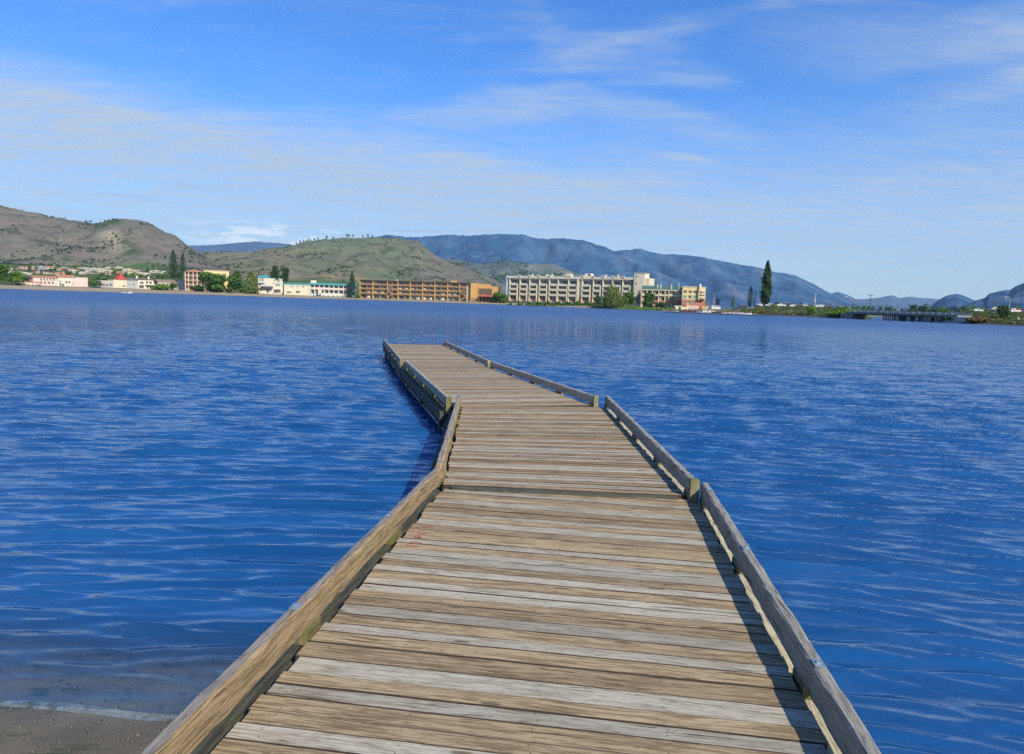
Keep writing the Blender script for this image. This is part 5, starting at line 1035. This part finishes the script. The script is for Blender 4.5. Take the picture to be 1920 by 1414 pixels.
pole('utility_pole', 'dark wooden pole behind the white trucks, left of the pale one', 'utility pole', 1333, 576, 546, 400, 0, .16)
pole('utility_pole', 'pale pole standing just right of the dark one by the white trucks', 'utility pole', 1337.5, 577, 550, 395, 0, .18, C_CONC)
pole('street_lamp', 'tall curved street lamp at the right end of the shore road', 'street lamp', 1891, 591, 561, 300, 0, .16, C_STEEL, lampx)
pole('utility_pole', 'small wooden pole behind the bridge, left one', 'utility pole', 1663, 587, 571, 420, 1, .14)
pole('utility_pole', 'small wooden pole behind the bridge, right one', 'utility pole', 1681.5, 588, 571, 430, 1, .14)
for i, ((x0, y0, D0), (x1, y1, D1)) in enumerate((((1630, 569, 300), (1663, 573, 420)), ((1663, 573, 420), (1742, 578, 480)), ((1500, 560, 320), (1630, 569.5, 300)))):
    A, B = atY(x0, y0, D0), atY(x1, y1, D1); m = MB(); prev = Vector((0, 0, 0))
    for k in range(1, 9):
        q = (B - A) * (k / 8) + Vector((0, 0, -1.2 * math.sin(math.pi * k / 8))); m.tube(prev, q, .05, .05, 5); prev = q
    o = m.build('power_line', C_DARK); o.location = A; tag(o, ('power line sagging from the crossarm pole towards the bridge', 'power line behind the bridge running right', 'power line running left from the crossarm pole')[i], 'cable')

# ---------------------------------------------------------------- vehicles
def car_profile(kind):
    if kind == 'car': return [(-2.2, .35), (-2.2, .75), (-2.05, .92), (-1.5, .98), (-.95, 1.40), (.55, 1.42), (1.2, .98), (2.0, .86), (2.2, .65), (2.2, .35)]
    if kind == 'van': return [(-2.5, .4), (-2.5, 1.95), (-2.3, 2.1), (1.2, 2.1), (1.8, 1.35), (2.4, 1.15), (2.5, .7), (2.5, .4)]
    return [(-2.6, .5), (-2.6, 1.05), (-.5, 1.08), (-.4, 1.75), (.8, 1.75), (1.3, 1.15), (2.4, 1.05), (2.5, .8), (2.5, .5)]
def vehicle(name, label, cat, px, Y, kind, mat, rz=0, s=1.0, group=None):
    P0 = G(px, Y); root = thing(name, label, cat, P0, rz, group); root.scale = (s, s, s); pr = car_profile(kind); m = MB(); m.prism(pr, -.85, .85, axis='y'); o = m.build('body', mat, root)
    bv = o.modifiers.new('bevel', 'BEVEL'); bv.width = .08; bv.segments = 2
    top = max(z for _, z in pr); g = MB(); zs = (top - .42, top - .10); xr = {'car': (-1.05, .65), 'van': (-2.1, 1.35), 'pickup': (-.32, .85)}[kind]
    g.box(xr[0], xr[1], -.88, -.84, *zs); g.box(xr[0], xr[1], .84, .88, *zs); g.build('windows', GLASS, root)
    for x in (-1.4, 1.4):
        for y in (-.86, .66): w = MB(); w.tube((x, y, .33), (x, y + .2, .33), .33, .33, 14); wo = w.build('wheel', C_DARK, root); h = MB(); h.tube((x, y - .02, .33), (x, y + .22, .33), .17, .17, 10); h.build('rim', C_STEEL, wo)
    l = MB(); l.box(2.14, 2.22, -.7, -.35, .62, .76); l.build('headlight', C_WHITE, root); l = MB(); l.box(2.14, 2.22, .35, .7, .62, .76); l.build('headlight', C_WHITE, root)
    return root
K_W = pm((.60, .60, .58), (.52, .52, .50), 2, .3, 0); K_D = pm((.03, .035, .05), (.05, .05, .06), 2, .3, 0); K_S = pm((.38, .40, .42), (.32, .34, .36), 2, .3, 0, .4); K_R = pm((.35, .04, .04), (.28, .04, .04), 2, .3, 0); K_B = pm((.06, .10, .25), (.05, .08, .18), 2, .3, 0)
CARS = [(1390, 'van', K_D, 'dark van parked left of the twin-topped poplar', 346), (1418, 'car', K_W, 'white car between the poplars', 350), (1424.5, 'van', K_W, 'white van touching the tall poplar on its left', 356), (1441, 'car', K_S, 'silver car just right of the tall poplar', 330), (1448, 'car', K_W, 'white car in front of the round causeway shrub', 334), (1463, 'pickup', K_W, 'white pickup on the causeway, right of the round shrub', 330), (1473, 'van', K_D, 'long dark van on the causeway beside the white pickup', 332), (1487, 'car', K_W, 'small white car behind the dark van', 328),
        (1500, 'car', K_D, 'dark car parked midway along the causeway', 326), (1508, 'pickup', K_S, 'silver pickup left of the banded white pole', 328), (1535, 'car', K_W, 'white car right of the banded white pole', 324), (1541, 'car', K_S, 'silver car nosed behind the white one', 328), (1552, 'car', K_D, 'dark car near the largest bank shrub', 326), (1567, 'car', K_B, 'blue car half hidden by the largest bank shrub', 322),
        (1789, 'car', K_W, 'white car at the right end of the bridge', 262), (1831.5, 'car', K_W, 'small white car halfway along the right bank', 272), (1855, 'car', K_D, 'dark car, first of the cluster on the right bank', 262), (1864, 'van', K_W, 'white van in the cluster left of the big dark shrub', 264), (1871, 'car', K_D, 'dark car last before the big dark shrub', 258), (1898, 'pickup', K_W, 'white pickup parked beyond the big dark shrub', 262), (1903, 'van', K_R, 'red van behind the white pickup at the right edge', 272)]
for px, kd, mt, lb_, Y in CARS: vehicle({'car': 'parked_car', 'van': 'parked_van', 'pickup': 'pickup_truck'}[kd], lb_, {'car': 'car', 'van': 'van', 'pickup': 'pickup truck'}[kd], px, Y, kd, mt, rr.choice((.05, 3.1)) + rr.uniform(-.1, .1), .92, 'vehicles parked along the shore road')
vehicle('truck', 'yellow-sided truck beside the corner block stair', 'truck', 1323.5, 372, 'van', pm((.62, .40, .12), (.55, .34, .10), 1, .4, 0), .05, 1.1)
vehicle('truck', 'white truck next to the yellow-sided one', 'truck', 1331.5, 368, 'van', K_W, 3.1, .95)
vehicle('truck', 'tall white truck under the purple-leaved tree', 'truck', 1342.5, 366, 'van', K_W, .1, 1.15)
# sheds on the dock bank
def shed(name, label, pl, pr, pyb, pyt, mat, Y): return simple(name, label, pl, pr, pyb, pyt, mat, C_WHITE, 'flat', Y, .9, dep=5, wins=((pl + 2, pl + 5, pyt + 1.5, pyb - 1.5),))
shed('shed', 'long grey open shed with a white roof above the moored boats', 1372, 1400, 583.5, 578.5, C_GREY, 318)
shed('kiosk', 'tiny pink kiosk box under the poplars', 1409, 1420, 581, 577.5, C_PINK, 322)
shed('kiosk', 'small pale kiosk in front of the yellow balcony wing', 1262, 1265, 583, 574, C_WHITE, 365)
shed('kiosk', 'narrow cream ticket booth left of the red boats', 1272, 1276, 584, 576, C_CREAM, 360)
# dock and boats
def dock():
    a = onz(1240, 585.6, 0.0); c = onz(1412, 592.0, 0.0); a.y -= 4; c.y -= 6; d = (c - a); L = d.length; root = thing('dock', 'low grey floating dock along the small marina', 'dock', a, math.atan2(d.y, d.x))
    m = MB(); 
    for k in range(int(L / .5)): m.box(k * .5, k * .5 + .47, 0, 2.2, .28, .36)
    m.build('deck', C_CONC, root); m = MB(); m.box(0, L, .1, 2.1, -.3, .26); m.build('float', C_DARK, root)
    for k in range(6): m = MB(); m.tube((L * (k + .3) / 6, 2.35, -1.5), (L * (k + .3) / 6, 2.35, 1.7), .11); m.build('pile', C_DARK, root)
dock()
def boat(label, px, Y, L, hull, kind='open', rz=0.0, cat='boat', name='moored_boat'):
    P0 = Vector((X_of(px, Y), Y, 0)); root = thing(name, label, cat, P0, rz); n = 9; V = []; W_ = L * .17; H = .55 if L > 4 else .28
    for i in range(n):
        t = i / (n - 1); x = (t - .5) * L; w = W_ * (1 - max(0, (t - .45) / .55) ** 2.2) * (.92 if t < .1 else 1) + .02; sh = H * (1 + .45 * t * t)
        V += [(x, -w, sh), (x, -w * .75, .02), (x, 0, -.18), (x, w * .75, .02), (x, w, sh), (x, w * .82, sh - .04), (x, 0, sh * .55), (x, -w * .82, sh - .04)]
    f = [(i * 8 + j, i * 8 + (j + 1) % 8, (i + 1) * 8 + (j + 1) % 8, (i + 1) * 8 + j) for i in range(n - 1) for j in range(8)]
    m = MB(); m.v = V; m.f = f + [tuple(range(8))[::-1], tuple((n - 1) * 8 + j for j in range(8))]; m.m = [0] * len(m.f); m.build('hull', hull, root)
    if kind == 'cabin':
        m = MB(); m.prism([(-.3 * L, H * .8), (-.25 * L, H + .9), (.05 * L, H + .95), (.2 * L, H * 1.1)], -W_ * .6, W_ * .6, axis='y'); c = m.build('cabin', C_WHITE, root); g = MB(); g.box(-.2 * L, .04 * L, -W_ * .62, W_ * .62, H + .45, H + .75); g.build('window', GLASS, c)
    elif kind == 'open':
        m = MB(); m.prism([(.02 * L, H), (.0, H + .5), (.03 * L, H + .5), (.12 * L, H * 1.05)], -W_ * .6, W_ * .6, axis='y'); m.build('windshield', GLASS, root); m = MB(); m.box(-.54 * L, -.47 * L, -.2, .2, .1, H + .5); m.build('outboard_motor', C_DARK, root); m = MB(); m.box(-.3 * L, -.12 * L, -W_ * .7, W_ * .7, H * .5, H + .1); m.build('seat', C_TAN, root)
    return root
boat('small white motorboat alone on the water near the left beach', 237, 352, 5.6, K_W, 'open', .05)
for px, Y, L, c, kd, lb_ in ((1248, 352, 3.6, K_W, 'open', 'white runabout at the left end of the marina dock'), (1256, 349, 3.4, K_R, 'open', 'small red boat left of the cream booth'), (1272, 342, 2.4, K_W, 'low', 'short white dinghy under the cream booth'), (1284, 333, 5.0, K_D, 'open', 'dark hulled boat behind the red one'), (1291, 328, 4.4, K_R, 'open', 'bright red boat in the middle of the marina'), (1302, 326, 4.6, K_D, 'open', 'black boat right of the bright red one'),
                         (1314, 320, 4.4, K_S, 'open', 'silver boat crowded left of the cabin boats'), (1323, 316, 4.6, K_W, 'cabin', 'white cabin boat in front of the yellow-sided truck'), (1334, 312, 5.2, K_W, 'cabin', 'second white cabin boat, in front of the tall white truck'), (1347, 309, 5.6, K_D, 'open', 'long dark boat before the purple-leaved tree'), (1365, 301, 6.2, pm((.60, .45, .32), (.5, .38, .28), 1, .4, 0), 'open', 'tan topped long boat left of the white rowing shells'), (1380, 293, 6.4, K_W, 'low', 'long white rowing shell, inner one of two'), (1396, 289, 6.4, K_W, 'low', 'long white rowing shell nearest the bank grass')):
    boat(lb_, px, Y, L, c, kd, rr.uniform(-.1, .1))
# ---------------------------------------------------------------- people on the far beach
SKIN = pm((.45, .28, .20), (.40, .25, .18), 3)
def person(label, px, Y, shirt, legs, pose=0):
    P0 = G(px, Y); root = thing('person', label, 'person', P0, rr.uniform(-.5, .5))
    J = [(0, 0, .95), (0, 0, 1.15), (0, 0, 1.42), (0, 0, 1.50), (0, 0, 1.62), (0, .0, 1.72), (.17, 0, 1.40), (.24, .03, 1.12), (.26, -.05, .88), (-.17, 0, 1.40), (-.24, .03, 1.12), (-.26, -.05, .88), (.10, 0, .90), (.12, -.06 * pose, .50), (.13, .12 * pose, .06), (.13, .12 * pose - .13, .03), (-.10, 0, .90), (-.12, .06 * pose, .50), (-.13, -.12 * pose, .06), (-.13, -.12 * pose - .13, .03)]
    Rr = [.15, .14, .15, .06, .095, .08, .065, .05, .04, .065, .05, .04, .10, .07, .05, .04, .10, .07, .05, .04]
    E = [(0, 1), (1, 2), (2, 3), (3, 4), (4, 5), (2, 6), (6, 7), (7, 8), (2, 9), (9, 10), (10, 11), (0, 12), (12, 13), (13, 14), (14, 15), (0, 16), (16, 17), (17, 18), (18, 19)]
    me = bpy.data.meshes.new('body'); me.from_pydata(J, E, []); me.materials.append(SKIN); o = link(bpy.data.objects.new('body', me), root)
    sk = o.modifiers.new('skin', 'SKIN'); 
    for v, r in zip(me.skin_vertices[0].data if me.skin_vertices else [], Rr): v.radius = (r, r)
    if not me.skin_vertices:
        bpy.context.view_layer.update()
    o.modifiers.new('sub', 'SUBSURF').levels = 1
    m = MB(); m.tube((0, 0, .92), (0, 0, 1.44), .185, .20, 10); m.build('shirt', shirt, root); m = MB(); m.tube((.12, 0, .3), (.11, 0, .95), .085, .12, 8); m.tube((-.12, 0, .3), (-.11, 0, .95), .085, .12, 8); m.build('trousers', legs, root)
    return root
def skinfix():
    for o in bpy.data.objects:
        if o.type == 'MESH' and any(md.type == 'SKIN' for md in o.modifiers) and not o.data.skin_vertices: pass
PEOPLE = [(547, 478, C_WHITE, C_DARK, 'person in a white shirt standing on the beach before the cream motel'), (549.5, 479, C_DARK, C_DARK, 'person in dark clothes beside the white-shirted one on the beach'), (184, 384, C_CREAM, C_TAN, 'person in pale clothes on the beach left of the white terrace roof'), (708, 488, C_WHITE, C_DARK, 'person in white before the left part of the orange motel'), (766, 484, C_WHITE, C_NAVY, 'person in white near the middle of the orange motel'), (834, 476, C_WHITE, C_DARK, 'left person of two in white before the right half of the orange motel'), (838, 477, C_WHITE, C_TAN, 'right person of two in white before the right half of the orange motel'), (903, 474, C_PINK, C_DARK, 'person in pink by the red awning'), (1241.5, 352, C_RED, C_DARK, 'person in a red top at the left end of the marina'), (1909, 198, C_WHITE, C_NAVY, 'person in white walking on the bank at the right edge')]
for px, Y, a, b, lb_ in PEOPLE: person(lb_, px, max(Y, Dsh(px) + 3), a, b, rr.choice((0, 1)))
# pale sheen line along the near beach
def foam_sheen():
    V = []; f = []; n = 160; T = []
    for i in range(n):
        x = -7 + 6.6 * i / (n - 1); s = 3.20 + .06 * math.sin(x * 1.3) - .05 * max(0, -x - 3) ** 1.2 + .02 * math.sin(x * 5) - max(0, x + 1.2) * 1.15; w = .035 + .03 * mn.noise(Vector((x * 3, 0, 0)))
        for k, (dy, z) in enumerate(((-w, .004), (-w * .6, .012), (0.0, .013), (w * .8, .009))): V.append((x, s - .03 + dy, max(z, bed(x, s - .03 + dy) + .003)))
    for i in range(n - 1):
        for k in range(3): f.append((i * 4 + k, (i + 1) * 4 + k, (i + 1) * 4 + k + 1, i * 4 + k + 1))
    m, t, b, o = newmat('foam_sheen'); tc = t.node('ShaderNodeTexCoord'); nn = t.noise(tc.outputs['Object'], 14, 7, .75); b.inputs['Base Color'].default_value = (.42, .58, .62, 1); b.inputs['Roughness'].default_value = .3  # pale cyan: sky sheen on thin water put into the strip's colour
    t.put(b.inputs['Alpha'], t.mapr(nn, .36, .66, .0, .36)); tag(npmesh('foam_sheen', np.array(V), np.array(f), m, smooth=True), kind='stuff')
foam_sheen()

def pebbles():
    rg = np.random.default_rng(4); n = 1500; V = []; f = []
    for i in range(n):
        x = rg.uniform(-6, -1.0); y = rg.uniform(1.2, 3.9); r = rg.uniform(.004, .016) * (1.8 if rg.uniform() < .05 else 1); z = bed(x, y); b = len(V); a = rg.uniform(0, 3); k = rg.uniform(.6, 1.4)
        for dx, dy, dz in ((1, 0, 0), (0, 1, 0), (-1, 0, 0), (0, -1, 0), (0, 0, .6), (0, 0, -.6)): V.append((x + (dx * math.cos(a) - dy * math.sin(a)) * r * k, y + (dx * math.sin(a) + dy * math.cos(a)) * r, z + dz * r + r * .2))
        for q in ((0, 1, 4), (1, 2, 4), (2, 3, 4), (3, 0, 4), (1, 0, 5), (2, 1, 5), (3, 2, 5), (0, 3, 5)): f.append(tuple(b + j for j in q))
    tag(npmesh('pebbles', np.array(V), np.array(f), pm((.13, .115, .09), (.05, .05, .045), 9, .7), smooth=True), kind='stuff')
pebbles()
# ---------------------------------------------------------------- the air
def haze():
    mb = MB(); mb.box(-12500, 12500, -120, 13600, -6, 1400); m = bpy.data.materials.new('haze'); m.use_nodes = True; t = NT(m.node_tree); t.n.clear(); o = t.node('ShaderNodeOutputMaterial'); v = t.node('ShaderNodeVolumePrincipled')
    v.inputs['Color'].default_value = (0.55, 0.78, 1.0, 1); v.inputs['Density'].default_value = 4.5e-5; v.inputs['Anisotropy'].default_value = 0.0; t.l.new(v.outputs[0], o.inputs['Volume'])
    ob = mb.build('haze', m); tag(ob, kind='stuff')
haze()
